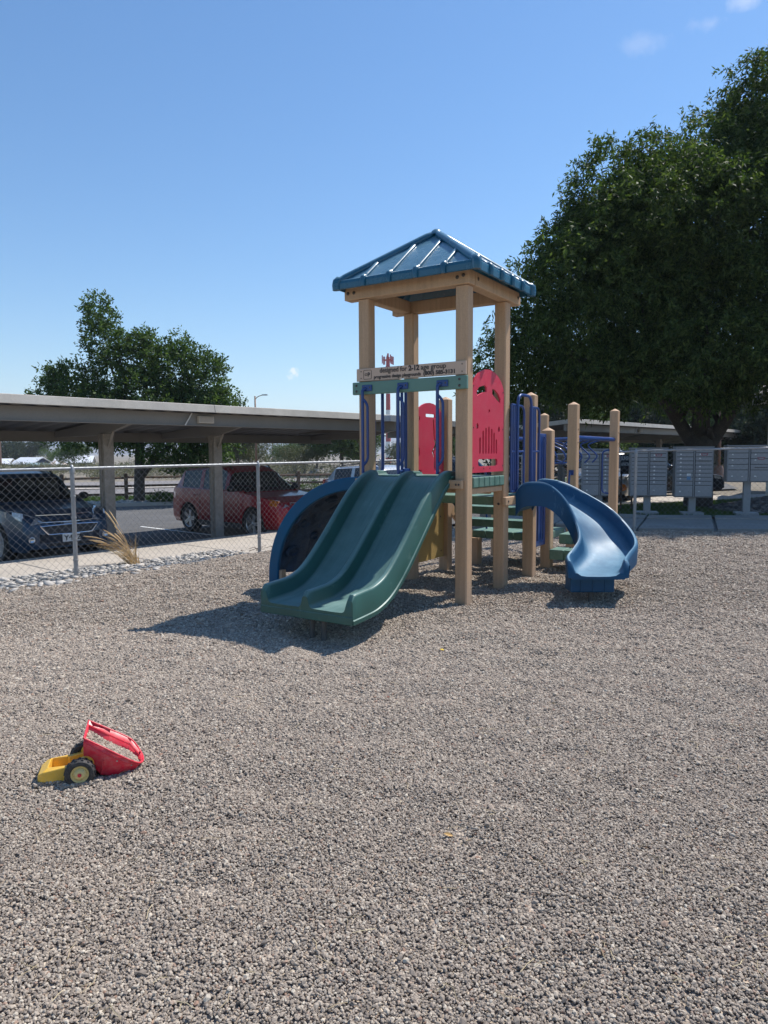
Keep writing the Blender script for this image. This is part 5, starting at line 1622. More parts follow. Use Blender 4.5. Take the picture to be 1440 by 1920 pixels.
# dark blue vehicle behind the left bay of the fence
HS = hd(D.x, D.y)
c1, patch, face, frame, sec, halfw, nose_x = car('parked_suv', 'dark blue SUV with chrome-edged grille parked behind the fence at the far left', 'car', -7.55, 14.50, -.49, HS, 'paint_navy', 4.77, 1.84, 1.66, 2.86, .36, 10)
for s in (-1, 1):
    face([(s * .44, .765), (s * .54, .86), (s * .66, .93), (s * .80, .975), (s * .885, .955), (s * .89, .86), (s * .80, .77), (s * .68, .735), (s * .56, .75)], 'headlight', 'headlight', .035, .12)
    patch([(2.18, .94), (1.95, .965), (1.98, .90), (2.10, .83), (2.22, .80)], 'headlight', 'headlight_side', .006, s)
    m = MB(); cx_ = nose_x(s * .70, .85) + .035; m.lathe([(.001, .02), (.035, .02), (.048, .01), (.05, 0)], 14, Matrix.Translation((cx_ - .012, s * .70, .845)) @ Matrix.Rotation(PI / 2, 4, 'Y')); pass
    xx = nose_x(s * .68, .47) + .02
    m = MB(); m.lathe([(.052, -.02), (.056, .012), (.046, .014), (.036, .002), (.001, .0)], 18, Matrix.Translation((xx, s * .68, .47)) @ Matrix.Rotation(PI / 2, 4, 'Y'))
    m.box(xx - .02, xx + .01, min(s * .58, s * .40), max(s * .58, s * .40), .455, .485); m.build('fog_lamp', M['chrome'], c1, angle=50)
up_ = [(-.50, .785), (.50, .785), (.47, .875), (-.47, .875)]; lo_ = [(-.42, .56), (.42, .56), (.50, .695), (-.50, .695)]
face(up_, 'black_trim', 'grille', .012); face(lo_, 'black_trim', 'grille', .012)
frame([(-.53, .80), (-.50, .77), (0, .765), (.50, .77), (.53, .80), (.50, .885), (0, .895), (-.50, .885)], 'chrome', 'grille_frame'); frame([(-.40, .55), (0, .54), (.40, .55), (.53, .70), (0, .715), (-.53, .70)], 'chrome', 'grille_frame')
face([(-.10, .72), (.10, .72), (.10, .762), (-.10, .762)], 'rim', 'badge', .035)
face([(-.42, .335), (.42, .335), (.45, .39), (-.45, .39)], 'black_trim', 'lower_grille', .01)
face([(-.42, .285), (.42, .285), (.42, .325), (-.42, .325)], 'chrome', 'skid_strip', .02)
pl_ = face([(-.16, .40), (.16, .40), (.16, .545), (-.16, .545)], 'white_paint', 'licence_plate', .045, .02)
tmx = text_mesh('plate_lettering', 'Y\u00b797Z', .125, .004, .003, 'CENTER'); o = put('plate_lettering', tmx, M['ink'], pl_, loc=(nose_x(.16, .47) + .0475 + .012, .02, .43))
o.rotation_euler = (PI / 2, 0, PI / 2)
# red one past the second carport post
c2, patch, face, frame, sec, halfw, nose_x = car('parked_suv', 'red compact SUV parked behind the fence beside a carport post', 'car', -3.43, 17.90, -.49, HS, 'paint_red', 4.35, 1.80, 1.68, 2.56, .345, 5)
for s in (-1, 1):
    face([(s * .52, .78), (s * .64, .88), (s * .80, .90), (s * .80, .80), (s * .70, .74)], 'headlight', 'headlight', .03, .10)
    patch([(2.04, .90), (1.80, .93), (1.82, .80), (2.0, .76)], 'amber', 'indicator', .008, s)
    patch([(-2.10, 1.10), (-1.98, 1.12), (-1.92, .88), (-2.06, .80), (-2.13, .86)], 'tail_lens', 'tail_light', .008, s)
    face([(s * .50, .40), (s * .70, .42), (s * .68, .55), (s * .52, .53)], 'black_trim', 'fog_lamp', .012)
face([(-.46, .70), (.46, .70), (.42, .83), (-.42, .83)], 'black_trim', 'grille', .012); frame([(-.46, .70), (.46, .70), (.42, .84), (-.42, .84)], 'chrome', 'grille_frame', .01)
face([(-.5, .34), (.5, .34), (.46, .56), (-.46, .56)], 'black_trim', 'lower_grille', .012)
# silver wagon half hidden by the climber
c3, patch, face, frame, sec, halfw, nose_x = car('parked_suv', 'pale silver SUV parked between the red SUV and the tower posts', 'car', .10, 23.9, -.49, HS, 'paint_silver', 4.5, 1.82, 1.56, 2.68, .34, 5)
for s in (-1, 1):
    patch([(-2.15, 1.06), (-1.98, 1.08), (-1.90, .86), (-2.10, .78)], 'tail_lens', 'tail_light', .008, s)
    face([(s * .74, .82), (s * .90, .82), (s * .90, 1.06), (s * .78, 1.06)], 'tail_lens', 'tail_light', .03, .06, True)
car('parked_suv', 'black vehicle seen through the bars beyond the silver SUV', 'car', 2.9, 27.2, -.45, HS, 'paint_black', 4.7, 1.86, 1.70, 2.8, .36, 5)
# right-hand side vehicles
c5, patch, face, frame, sec, halfw, nose_x = car('parked_suv', 'pewter vehicle whose front shows between the first two grey mailboxes', 'car', 6.95, 22.9, -.05, hd(-.29, -.957), 'paint_pewter', 4.6, 1.84, 1.60, 2.7, .35, 5)
for s in (-1, 1):
    face([(s * .48, .80), (s * .64, .90), (s * .82, .92), (s * .80, .74), (s * .60, .70)], 'headlight', 'headlight', .03, .12)
    xx = nose_x(s * .66, .50) + .02
    m = MB(); m.lathe([(.10, -.02), (.105, .012), (.09, .016), (.05, .004), (.001, .0)], 18, Matrix.Translation((xx, s * .66, .50)) @ Matrix.Rotation(PI / 2, 4, 'Y')); m.build('fog_lamp', M['amber'], c5, angle=50)
face([(-.44, .66), (.44, .66), (.40, .82), (-.40, .82)], 'black_trim', 'grille', .012)
c6, patch, face, frame, sec, halfw, nose_x = car('parked_sedan', 'black sedan parked behind the middle grey mailboxes', 'car', 9.25, 24.9, -.05, hd(.97, -.24), 'paint_black', 4.75, 1.84, 1.44, 2.8, .33, 5, 'sedan')
for s in (-1, 1):
    patch([(2.2, .68), (1.98, .74), (2.0, .64), (2.22, .60)], 'headlight', 'headlight', .01, s)
    face([(s * .52, .58), (s * .76, .60), (s * .76, .70), (s * .56, .69)], 'headlight', 'headlight', .02, .06)
car('parked_car', 'small far-off red car at the left edge past the blue SUV', 'car', -22.6, 38.5, -.49, hd(1, .4), 'paint_red', 4.4, 1.78, 1.5, 2.6, .33, 5)

# ================================================================== MAILBOXES
def mail_unit(label, x, y, rz, cab_z, top_z, rows, wide=.80, last_parcel=True, parcel_rows=1):
    t = thing('mailbox_cluster', label, 'mailbox', (x, y, .05), rz, 'grey cluster mailboxes along the pavement')
    hwid = wide / 2; dep = .43
    m = MB(); m.box(-hwid, hwid, 0, dep, cab_z, top_z - .03); m.build('cabinet', M['mail'], t, bevel=.006); m = MB(); m.box(-hwid + .03, hwid - .03, -.0015, -.0005, cab_z + .02, top_z - .05); m.build('door_gap', M['black_trim'], t)
    m = MB(); m.box(-hwid - .015, hwid + .015, -.03, dep + .015, top_z - .03, top_z); m.build('hood', M['mail'], t, bevel=.006)
    m = MB(); m.box(-.075, .075, .12, .27, .02, cab_z); m.build('pedestal', M['pedestal'], t, bevel=.008)
    m = MB(); m.box(-.24, .24, .0, .40, -.10, .035); m.build('base_plate', M['pedestal'], t, bevel=.008)
    m = MB()
    for xx in (-hwid, -.012, hwid - .025): m.box(xx, xx + .025, -.018, -.0, cab_z + .01, top_z - .035)
    m.build('door_frame', M['mail'], t)
    H = top_z - .05 - cab_z - .02
    par = .26
    rowh = (H - par) / 8.0
    tag_me = MB(); tag_me.box(-.017, .017, -.002, .0, -.013, .013); tg = tag_me.mesh('number_tag'); tg.materials.append(M['white_paint'])
    cache = {}
    def door(cx, z0, h, kind='door', tag=True):
        key = round(h, 3)
        w_ = hwid - .045
        if key not in cache:
            d = MB(); d.box(-w_ / 2, w_ / 2, -.018, -.001, .006, h - .006)
            cache[key] = d.mesh('door'); cache[key].materials.append(M['mail_door'])
        o = put('door', cache[key], None, t, loc=(cx, 0, z0)); add_bevel(o, .003, 1)
        if tag: put('number_tag', tg, None, o, loc=(-w_ / 2 + .09 - .0, -.0185, h - .035 if h < .2 else h * .45))
        return o
    z0 = cab_z + .02
    cl, cr = -hwid / 2 - .002, hwid / 2 + .006
    nrow = rows
    rowh = (H - par) / nrow
    for k in range(nrow): door(cl, z0 + par + k * rowh, rowh)
    door(cl, z0, par)
    for k in range(nrow):
        zz = z0 + par + k * rowh
        o = door(cr, zz, rowh, tag=(k != nrow - 4 if nrow > 5 else k > 0))
    door(cr, z0, par)
    # outgoing slot: hood, slot lip and a red emblem
    zs = z0 + par + (nrow - 4 + .9) * rowh if nrow > 5 else z0 + par + .4 * rowh
    m = MB(); m.box(cr - .13, cr + .13, -.035, -.014, zs, zs + .012); m.build('mail_slot', M['black_trim'], t)
    ze = zs + rowh * 1.5
    m = MB(); m.prism([(cr - .085, ze + .045), (cr - .06, ze - .012), (cr + .06, ze - .012), (cr + .085, ze + .045)], 0, .004, Matrix(((1, 0, 0, 0), (0, 0, 1, -.02), (0, 1, 0, 0), (0, 0, 0, 1))))
    m.build('emblem', M['mail_red'], t)
    m = MB(); m.prism([(cr - .055, ze + .030), (cr - .04, ze + .004), (cr + .04, ze + .004), (cr + .055, ze + .030)], 0, .002, Matrix(((1, 0, 0, 0), (0, 0, 1, -.022), (0, 1, 0, 0), (0, 0, 0, 1))))
    m.build('emblem_stripe', M['mail_door'], t)
    for cx in (cl + .09, cr - .09):
        m = MB(); m.lathe([(.001, .012), (.012, .010), (.014, 0)], 12, Matrix.Translation((cx - .0, -.014, z0 + par * .42)) @ Matrix.Rotation(PI / 2, 4, 'X')); m.build('lock', M['chrome'], t)
    return t, cl
mail_unit('grey mailbox cabinet at the left, directly behind the tan playground post', 5.05, 16.60, R(-13), .40, 1.51, 9)
mail_unit('grey mailbox cabinet right behind the fence post, second from the left', 6.12, 16.42, R(-14), .40, 1.525, 9)
t3, cl3 = mail_unit('grey mailbox cabinet with a small blue sticker, in front of the big tree trunk', 7.09, 16.24, R(-15), .38, 1.545, 9)
m = MB(); m.box(cl3 + .05, cl3 + .13, -.019, -.0145, .78, .86); m.build('blue_sticker', surface('blue_sticker', (.12, .25, .42), .5, .05, 9, 60, .02, 0), t3)
m = MB(); m.box(cl3 + .05, cl3 + .13, -.019, -.0145, .88, .93); m.build('pale_sticker', M['white_paint'], t3)
mail_unit('short grey mailbox cabinet on a tall pedestal at the right edge', 8.25, 16.05, R(-17), .73, 1.57, 4, .92)

# name board of the apartments
t = thing('apartment_sign', 'dark board lettered SUNSHINE APARTMENTS between the first two grey mailboxes', 'sign', (6.03, 17.6, 0), R(-8))
m = MB(); m.box(-.165, .165, 0, .03, .93, 1.42); sb = m.build('sign_board', M['black_trim'], t, bevel=.006)
m = MB(); m.box(-.15, -.11, .03, .07, -.1, 1.40); m.box(.11, .15, .03, .07, -.1, 1.40); m.build('leg', M['wood_rail'], t)
for body, z, sz in (('SUNSHINE', 1.275, .125), ('APARTMENTS', 1.135, .105), ('OFFICE', 1.02, .05)):
    if body == 'OFFICE': continue
    tme = text_mesh('lettering', body, sz * 1.1, .004, .003, 'CENTER'); vx = [v.co.x for v in tme.vertices]; tme.transform(Matrix.Diagonal((.30 / (max(vx) - min(vx)), 1, 1, 1)))
    o = put('lettering', tme, M['white_paint'], sb, loc=(0, -.003, z)); o.rotation_euler = (PI / 2, 0, 0)

# ================================================================== TREES
def leaf_cloud(name, blobs, n_clusters, per, leaf, width, seed, mat, parent, droop=.4, shell=.55, z_cut=None, spread=2.2, flatness=1.0):
    rs = np.random.RandomState(seed)
    vol = np.array([b[1][0] * b[1][1] * b[1][2] for b in blobs]) ** (2 / 3); pr = vol / vol.sum()
    bi = rs.choice(len(blobs), n_clusters, p=pr)
    cen = np.array([b[0] for b in blobs], float)[bi]; rad = np.array([b[1] for b in blobs], float)[bi]
    d = rs.randn(n_clusters, 3); d /= np.linalg.norm(d, axis=1)[:, None]
    rr = (shell + (1 - shell) * rs.rand(n_clusters)) ** 1.0
    rr = np.where(rs.rand(n_clusters) < .78, rr, rs.rand(n_clusters) ** .5)
    # lumpy outline
    ph = rs.rand(3) * 50
    lump = 1 + .22 * np.sin(d[:, 0] * 5 + ph[0] + cen[:, 0]) * np.sin(d[:, 2] * 6 + ph[1]) + .14 * np.sin(d[:, 1] * 9 + ph[2] + cen[:, 2]) * np.sin(d[:, 0] * 11)
    c = cen + d * rad * rr[:, None] * lump[:, None]
    if z_cut is not None:
        keep = c[:, 2] > z_cut + .5 * np.sin(c[:, 0] * 1.7) * np.sin(c[:, 1] * 2.1); c = c[keep]; d = d[keep]
    n = len(c)
    # a twig per cluster, leaves along it
    tw = d * .8 + rs.randn(n, 3) * .55; tw[:, 2] += .25 - droop * .6; tw /= np.linalg.norm(tw, axis=1)[:, None]
    tl = leaf * spread * (.6 + .8 * rs.rand(n))
    k = np.repeat(np.arange(n), per)
    s = rs.rand(len(k))
    p = c[k] + tw[k] * (tl[k] * s)[:, None] * 1.6 + rs.randn(len(k), 3) * leaf * .35
    p[:, 2] -= droop * leaf * 1.2 * s ** 2
    ld = tw[k] * .6 + rs.randn(len(k), 3) * .7; ld[:, 2] -= droop; ld /= np.linalg.norm(ld, axis=1)[:, None]
    nr = rs.randn(len(k), 3) * flatness; nr[:, 2] += .5
    sd = np.cross(ld, nr); sd /= np.linalg.norm(sd, axis=1)[:, None] + 1e-9
    up = np.cross(sd, ld)
    L = leaf * (.65 + .7 * rs.rand(len(k)))[:, None]; Wd = width * (.7 + .6 * rs.rand(len(k)))[:, None]
    a = p; b = p + ld * L * .45 + sd * Wd * .5 + up * L * .06; e = p + ld * L; f = p + ld * L * .45 - sd * Wd * .5 + up * L * .06
    V = np.stack([a, b, e, f], 1).reshape(-1, 3).astype(np.float32); nf = len(k)
    me = bpy.data.meshes.new(name); me.vertices.add(len(V)); me.vertices.foreach_set('co', V.ravel())
    me.loops.add(nf * 4); me.loops.foreach_set('vertex_index', np.arange(nf * 4, dtype=np.int32))
    me.polygons.add(nf); me.polygons.foreach_set('loop_start', np.arange(0, nf * 4, 4, dtype=np.int32)); me.update(calc_edges=True)
    return put(name, me, mat, parent), c

def limbs(parent, mat, trunk_pts, r0, r1, forks, seed=0):
    rnd = random.Random(seed)
    m = MB(); n = len(trunk_pts); P = catmull(trunk_pts, 4)
    m.tube(P, [r0 + (r1 - r0) * (i / (len(P) - 1)) ** .7 if i else r0 * 1.25 for i in range(len(P))], 14)
    m.build('trunk', mat, parent, angle=60)
    for start, pts, ra, rb in forks:
        m = MB(); P = catmull([start] + pts, 5)
        m.tube(P, [ra + (rb - ra) * i / (len(P) - 1) for i in range(len(P))], 10)
        for q in range(2, len(P) - 1, 2):
            d = Vector((rnd.uniform(-1, 1), rnd.uniform(-1, 1), rnd.uniform(-.1, .9))).normalized() * rnd.uniform(.7, 1.5) * ra * 7
            rq = (ra + (rb - ra) * q / (len(P) - 1)) * .55
            m.tube(catmull([P[q], P[q] + d * .5 + Vector((0, 0, .1)), P[q] + d], 3), [rq * (1 - .8 * i / 6) for i in range(7)], 6)
        m.build('branch', mat, parent, angle=60)

# big shade tree behind the mailboxes
bt = thing('ash_tree', 'huge dark green shade tree spreading over the mailboxes', 'tree', (8.25, 18.6, 0))
limbs(bt, M['bark'], [(0, 0, -.3), (.0, 0,   .8), (.02, 0, 1.7), (.0, 0, 2.1)], .38, .30,
      [((-.05, 0, 1.5), [(-.7, .1, 2.5), (-1.8, .2, 4.2), (-2.6, 0, 6)], .20, .05), ((.05, 0, 1.4), [(.6, -.1, 2.3), (1.2, .2, 3.1), (2.4, .1, 4.2), (3.8, 0, 5.4)], .21, .05),
       ((0, 0, 1.9), [(.1, .2, 3.4), (.1, .2, 5.5), (.3, 0, 8)], .24, .05), ((0, .0, 1.7), [(-.4, -.9, 3.2), (-.8, -2.0, 4.8)], .18, .04), ((0, .0, 1.7), [(.4, .9, 3.2), (1.4, 2.4, 5.0)], .18, .04),
       ((-.5, .1, 2.5), [(-1.6, -.5, 3.1), (-3.2, -.8, 3.7), (-4.4, -.9, 4.0)], .13, .03)], 2)
rnd = random.Random(12)
blobs = [((-2.6, -.6, 5.3), (2.6, 2.6, 2.3)), ((-3.6, -.4, 3.9), (2.1, 2.4, 1.5)), ((-1.3, -1.2, 7.0), (2.0, 2.2, 1.5)), ((.6, 0, 6.4), (2.8, 3.0, 2.6)), ((2.1, .2, 8.2), (2.7, 2.9, 2.6)),
         ((1.0, -1.4, 4.6), (2.8, 2.2, 1.9)), ((4.2, 0, 5.5), (3.0, 3.2, 2.6)), ((3.9, .6, 8.9), (2.5, 2.8, 2.4)), ((-.6, 1.8, 5.0), (3.0, 2.4, 2.4)), ((-2.0, -1.4, 3.2), (2.2, 1.8, 1.0)),
         ((5.4, -.6, 3.6), (2.6, 2.4, 1.6)), ((.8, .6, 9.3), (1.4, 1.6, 1.0)), ((2.4, -1.6, 3.4), (2.2, 1.6, 1.0)), ((-4.9, -.2, 3.3), (1.1, 1.3, 1.1)), ((-2.9, .0, 6.9), (1.0, 1.2, 1.0)),
         ((-1.6, -.2, 8.0), (.8, .9, .8)), ((.2, -.4, 8.4), (1.2, 1.4, 1.0)), ((2.3, -.4, 10.7), (1.4, 1.6, .9)), ((-2.65, -.4, 7.95), (1.0, 1.2, 1.15)), ((-3.25, -.4, 6.3), (1.25, 1.4, 1.25)), ((-1.9, -.3, 6.8), (1.5, 1.8, 1.5)), ((-1.7, -.6, 8.2), (.8, 1.0, .95)), ((1.2, -.2, 10.3), (.9, 1.0, .9)), ((-.4, -2.6, 3.5), (2.4, 1.2, 1.1)), ((3.2, -2.2, 5.8), (1.8, 1.4, 1.4))]
leaf_cloud('crown', blobs, 30000, 14, .125, .042, 31, M['leaf_dark'], bt, droop=.6, shell=.72, z_cut=2.8, spread=1.25)
# tree by the far kerb, seen over the long carport
lt = thing('street_tree', 'round-topped green tree with uneven crown rising behind the long carport', 'tree', (-9.75, 28.2, -.42))
limbs(lt, M['bark'], [(0, 0, -.3), (.05, 0, 1.0), (.1, 0, 2.2), (.15, 0, 3.2)], .24, .15,
      [((.02, 0, .9), [(.7, .1, 1.7), (1.6, .2, 2.6), (2.6, .2, 4.2)], .15, .03), ((.1, 0, 2.2), [(-.8, .1, 3.2), (-2.2, 0, 4.0)], .11, .02), ((.15, 0, 3.0), [(-.6, 0, 4.4), (-1.2, 0, 6.2)], .10, .02), ((.15, 0, 3.0), [(.9, 0, 4.4), (1.4, 0, 5.6)], .10, .02)], 5)
blobs = [((-1.15, 0, 6.1), (.85, 1.1, 1.3)), ((-1.3, 0, 7.35), (.6, .7, .7)), ((.1, 0, 5.6), (1.0, 1.2, 1.05)), ((.45, 0, 6.1), (.6, .8, .6)), ((1.5, 0, 5.0), (1.15, 1.3, 1.25)), ((1.75, 0, 6.05), (.55, .7, .5)), ((2.75, 0, 4.6), (.8, 1.1, 1.0)), ((2.95, 0, 5.4), (.42, .6, .45)),
         ((3.35, 0, 3.8), (.75, 1.0, .6)), ((-2.4, 0, 4.6), (1.0, 1.2, .75)), ((-3.1, 0, 4.9), (.5, .6, .45)), ((-3.4, 0, 3.9), (.75, .9, .5)), ((-1.6, 0, 3.8), (1.5, 1.8, 1.0)), ((.5, 0, 4.0), (1.8, 2.0, 1.3)), ((2.2, 0, 3.3), (1.7, 1.8, 1.1)), ((-2.0, 0, 2.7), (1.2, 1.4, .6)),
         ((1.4, 0, 2.3), (1.9, 1.8, .85)), ((2.9, 0, 2.5), (1.1, 1.3, .75)), ((2.6, -.2, 1.5), (1.3, 1.2, .5)), ((-.7, 0, 2.6), (.9, 1.2, .5))]
leaf_cloud('crown', blobs, 6000, 11, .135, .065, 8, M['leaf_mid'], lt, droop=.1, shell=.55, spread=1.5)

def small_tree(label, x, y, h, r, seed, mat, trunk=.1, dens=1.0, blobs_n=7, name='tree', group=None, leaf=.22, base=.25, z=None):
    z = float(h_out(x, y)) if z is None else z
    t = thing(name, label, 'tree', (x, y, z), 0, group)
    rnd = random.Random(seed)
    limbs(t, M['trunk_brown'], [(0, 0, -.2), (.05 * r, 0, h * .25), (0, .05 * r, h * .55)], trunk, trunk * .5,
          [((0, 0, h * (.2 + .08 * k)), [(rnd.uniform(-.6, .6) * r, rnd.uniform(-.5, .5) * r, h * .6), (rnd.uniform(-.8, .8) * r, rnd.uniform(-.5, .5) * r, h * .8)], trunk * .5, trunk * .12) for k in range(3)], seed)
    bl = [((0, 0, h * .62), (r * .62, r * .62, h * .30))]
    for k in range(blobs_n):
        a = 2 * PI * k / blobs_n + rnd.uniform(-.4, .4); q = rnd.uniform(.35, .7)
        hz = rnd.uniform(base + .15, .85); s = rnd.uniform(.28, .46)
        bl.append(((r * q * math.cos(a), r * q * math.sin(a), h * hz), (r * s, r * s, h * s * .5)))
    leaf_cloud('crown', bl, int(1500 * dens), 8, leaf * h / 6 * .85, leaf * h / 6 * .6, seed, mat, t, droop=.1, shell=.35, spread=1.6)
    return t
FAR = 'trees beyond the road'
def ground_at(u, dist): return (u - 720) / 1331 * dist
def far_tree(label, u, dist, h, r, seed, mat, dens=1.0, **k):
    return small_tree(label, ground_at(u, dist), dist, h, r, seed, mat, trunk=h * .025, dens=dens, group=FAR, **k)
far_tree('dull green tree behind the white-roofed shed at the far left', 22, 175, 7.6, 5.0, 41, M['leaf_far_dark'], 1.2)
far_tree('broad dull green tree right of the far-left tree, behind the round-roofed shed', 62, 180, 7.8, 6.2, 42, M['leaf_far_dark'], 1.2)
far_tree('pale green low tree between the two left-hand tree groups and the carport post', 112, 165, 5.2, 4.4, 43, M['leaf_far'], 1.0)
far_tree('light green tree beside the first carport post', 140, 120, 5.2, 3.2, 44, M['leaf_far'], 1.0)
far_tree('olive tree just right of the big left tree crown', 446, 72, 4.6, 2.6, 45, M['leaf_far_olive'], 1.2)
far_tree('olive-green bushy tree left of the lamp pole', 472, 80, 3.6, 3.0, 46, M['leaf_far_olive'], 1.0)
far_tree('green round tree with hills behind, right of the lamp pole', 538, 110, 4.6, 3.6, 47, M['leaf_far'], 1.2)
far_tree('dark thin-crowned tree left of the bright green one', 594, 74, 6.2, 2.1, 48, M['leaf_far_dark'], .8)
far_tree('low olive tree in front of the dark thin-crowned one', 570, 64, 2.9, 2.8, 49, M['leaf_far_olive'], 1.0)
far_tree('bright green broad tree beside the left tower post', 640, 62, 4.9, 3.0, 50, M['leaf_far'], 1.9)
far_tree('bright green tree partly behind the left tower post', 676, 66, 4.6, 2.6, 51, M['leaf_far'], 1.5)
far_tree('small olive tree at the foot of the red and white mast', 752, 100, 4.0, 2.2, 52, M['leaf_far_olive'], .8)
far_tree('green tree seen between the tower and the face panel', 842, 70, 4.4, 2.4, 53, M['leaf_far'], .9)
RG = 'trees behind the right-hand carport'
for lab, u, dist, h, r, mat in (('dark tree left of the overhead blue beam', 985, 48, 6.2, 3.4, 'leaf_far_dark'), ('green tree above the pewter vehicle, under the carport roof', 1085, 50, 5.6, 3.6, 'leaf_far'),
                                ('green tree seen over the carport roof left of the big trunk', 1175, 56, 7.0, 4.2, 'leaf_far'), ('dull green tree behind the big tree trunk', 1262, 52, 6.8, 4.0, 'leaf_far_dark'),
                                ('light green tree right of the big trunk', 1368, 46, 6.6, 3.3, 'leaf_far'), ('dark tree at the right edge behind the house corner', 1436, 40, 6.0, 2.6, 'leaf_far_dark')):
    small_tree(lab, ground_at(u, dist), dist, h, r, 60 + u, M[mat], trunk=.16, dens=2.0, group=RG, base=-.08, blobs_n=11)

# ---- desert scrub beyond the road, shrubs by the parking
def scrub(name, spots, mat, seed):
    rs = np.random.RandomState(seed); bl = []
    for x, y, r, h in spots: bl.append(((x, y, float(h_out(x, y)) + h * .42), (r, r, h * .55)))
    o, _ = leaf_cloud(name, bl, len(spots) * 46, 5, .16, .075, seed, mat, None, droop=.0, shell=.4, spread=1.4)
    o['kind'] = 'stuff'; return o
rnd = random.Random(77)
sp = []
for k in range(330):
    y = 54 + 62 * rnd.random() ** 1.2; x = rnd.uniform(-.62, .10) * y; sp.append((x, y, rnd.uniform(.6, 1.5), rnd.uniform(.5, 1.2)))
scrub('desert_scrub', sp, M['sage'], 3)
sp = [(rnd.uniform(-.58, -.1) * y, y, rnd.uniform(1.2, 2.4), rnd.uniform(1.0, 2.0)) for y in [rnd.uniform(90, 150) for _ in range(70)]]
scrub('distant_scrub', sp, M['leaf_far_olive'], 4)
for lab, x, y, r, h in (('low dark green shrub on the verge right of the red SUV', -4.6, 33.2, .9, .8), ('green shrub beside the silver vehicle on the verge', -3.3, 33.6, .8, .7), ('small dark shrub at the foot of the first carport post', -8.7, 27.7, .45, .4)):
    t = thing('verge_shrub', lab, 'shrub', (x, y, float(h_out(x, y))), 0, 'shrubs on the grass verge')
    leaf_cloud('foliage', [((0, 0, h * .45), (r, r * .7, h * .5)), ((r * .5, 0, h * .35), (r * .5, r * .5, h * .4))], 420, 6, .07, .04, int(x * 10) % 97 + 5, M['leaf_mid'], t, droop=0, shell=.4)
    m = MB(); m.tube([(0, 0, -.05), (0, 0, h * .4)], .02, 6); m.build('stem', M['trunk_brown'], t)

# ---- grass
def blades(name, pts, h, w, mat, seed, kind='stuff', lean=.35, parent=None):
    rs = np.random.RandomState(seed); P = np.asarray(pts, float); n = len(P)
    a = rs.rand(n) * 6.283; hh = h * (.6 + .8 * rs.rand(n)); ww = w * (.7 + .6 * rs.rand(n))
    dx = np.cos(a); dy = np.sin(a); l = rs.rand(n) * lean; b = rs.rand(n) * 6.283
    tip = P + np.stack([np.cos(b) * l * hh, np.sin(b) * l * hh, hh], -1)
    A = P + np.stack([dx * ww / 2, dy * ww / 2, 0 * ww], -1); B = P - np.stack([dx * ww / 2, dy * ww / 2, 0 * ww], -1)
    V = np.stack([A, B, tip], 1).reshape(-1, 3).astype(np.float32)
    me = bpy.data.meshes.new(name); me.vertices.add(len(V)); me.vertices.foreach_set('co', V.ravel())
    me.loops.add(n * 3); me.loops.foreach_set('vertex_index', np.arange(n * 3, dtype=np.int32))
    me.polygons.add(n); me.polygons.foreach_set('loop_start', np.arange(0, n * 3, 3, dtype=np.int32)); me.update(calc_edges=True)
    return put(name, me, mat, parent, kind=kind)
rsg = np.random.RandomState(9)
# lawn: the triangle between pavement and footpath
n = 90000; u = rsg.rand(n); v = rsg.rand(n)
near = np.stack([np.interp(u, [0, .3, 1], [3.2, 6.0, 14.0]), np.interp(u, [0, .3, 1], [17.9, 16.35, 15.3])], -1)
farr = np.stack([np.interp(u, [0, .5, 1], [3.6, 9.0, 15.0]), np.interp(u, [0, .5, 1], [17.9, 20.55, 23.6])], -1)
xy = near + (farr - near) * v[:, None]
k = ((xy[:, 0] - 9.9) ** 2 + (xy[:, 1] - 17.6) ** 2) > 1.7 ** 2
xy = xy[k]; blades('lawn_grass', np.stack([xy[:, 0], xy[:, 1], h_out(xy[:, 0], xy[:, 1])], -1), .07, .014, M['grass'], 1)
n = 60000; s_ = rsg.rand(n) * 42 - 26; t_ = 2.0 + rsg.rand(n) * 4.2
x = FO.x + fd.x * s_ + fn.x * t_; y = FO.y + fd.y * s_ + fn.y * t_
blades('verge_grass', np.stack([x, y, h_out(x, y) + .03], -1), .09, .03, M['grass'], 2)
# dry clump of ornamental grass at the pavement edge
gx, gy = PQ(1.25, .62).xy
dg = thing('dry_grass_clump', 'straw-coloured dry grass clump leaning left behind the fence', 'grass clump', (gx, gy, -.34))
m = MB(); rnd = random.Random(4)
for k in range(130):
    a = rnd.uniform(0, 6.28); r0 = rnd.random() * .13; x0, y0 = r0 * math.cos(a), r0 * math.sin(a) * .8
    lean = rnd.random() ** .55; L_ = rnd.uniform(.25, .80); lx = -lean * 1.05 + rnd.uniform(-.25, .45); ly = rnd.uniform(-.3, .3)
    pts = []
    for i in range(6):
        t_ = i / 5; pts.append(Vector((x0 + lx * L_ * t_ ** 1.5, y0 + ly * L_ * t_ ** 1.4, L_ * (t_ - .38 * lean * t_ ** 2.4))) * .82)
    w = rnd.uniform(.003, .006)
    for i in range(5):
        wa, wb = w * (1 - i / 5.5), w * (1 - (i + 1) / 5.5)
        m.add([pts[i] + Vector((0, wa, 0)) + Vector((wa, 0, 0)), pts[i] - Vector((0, wa, 0)) - Vector((wa, 0, 0)), pts[i + 1] - Vector((0, wb, 0)) - Vector((wb, 0, 0)), pts[i + 1] + Vector((0, wb, 0)) + Vector((wb, 0, 0))], [(0, 1, 2, 3)])
m.build('blades', M['dry_grass'], dg)
m = MB()
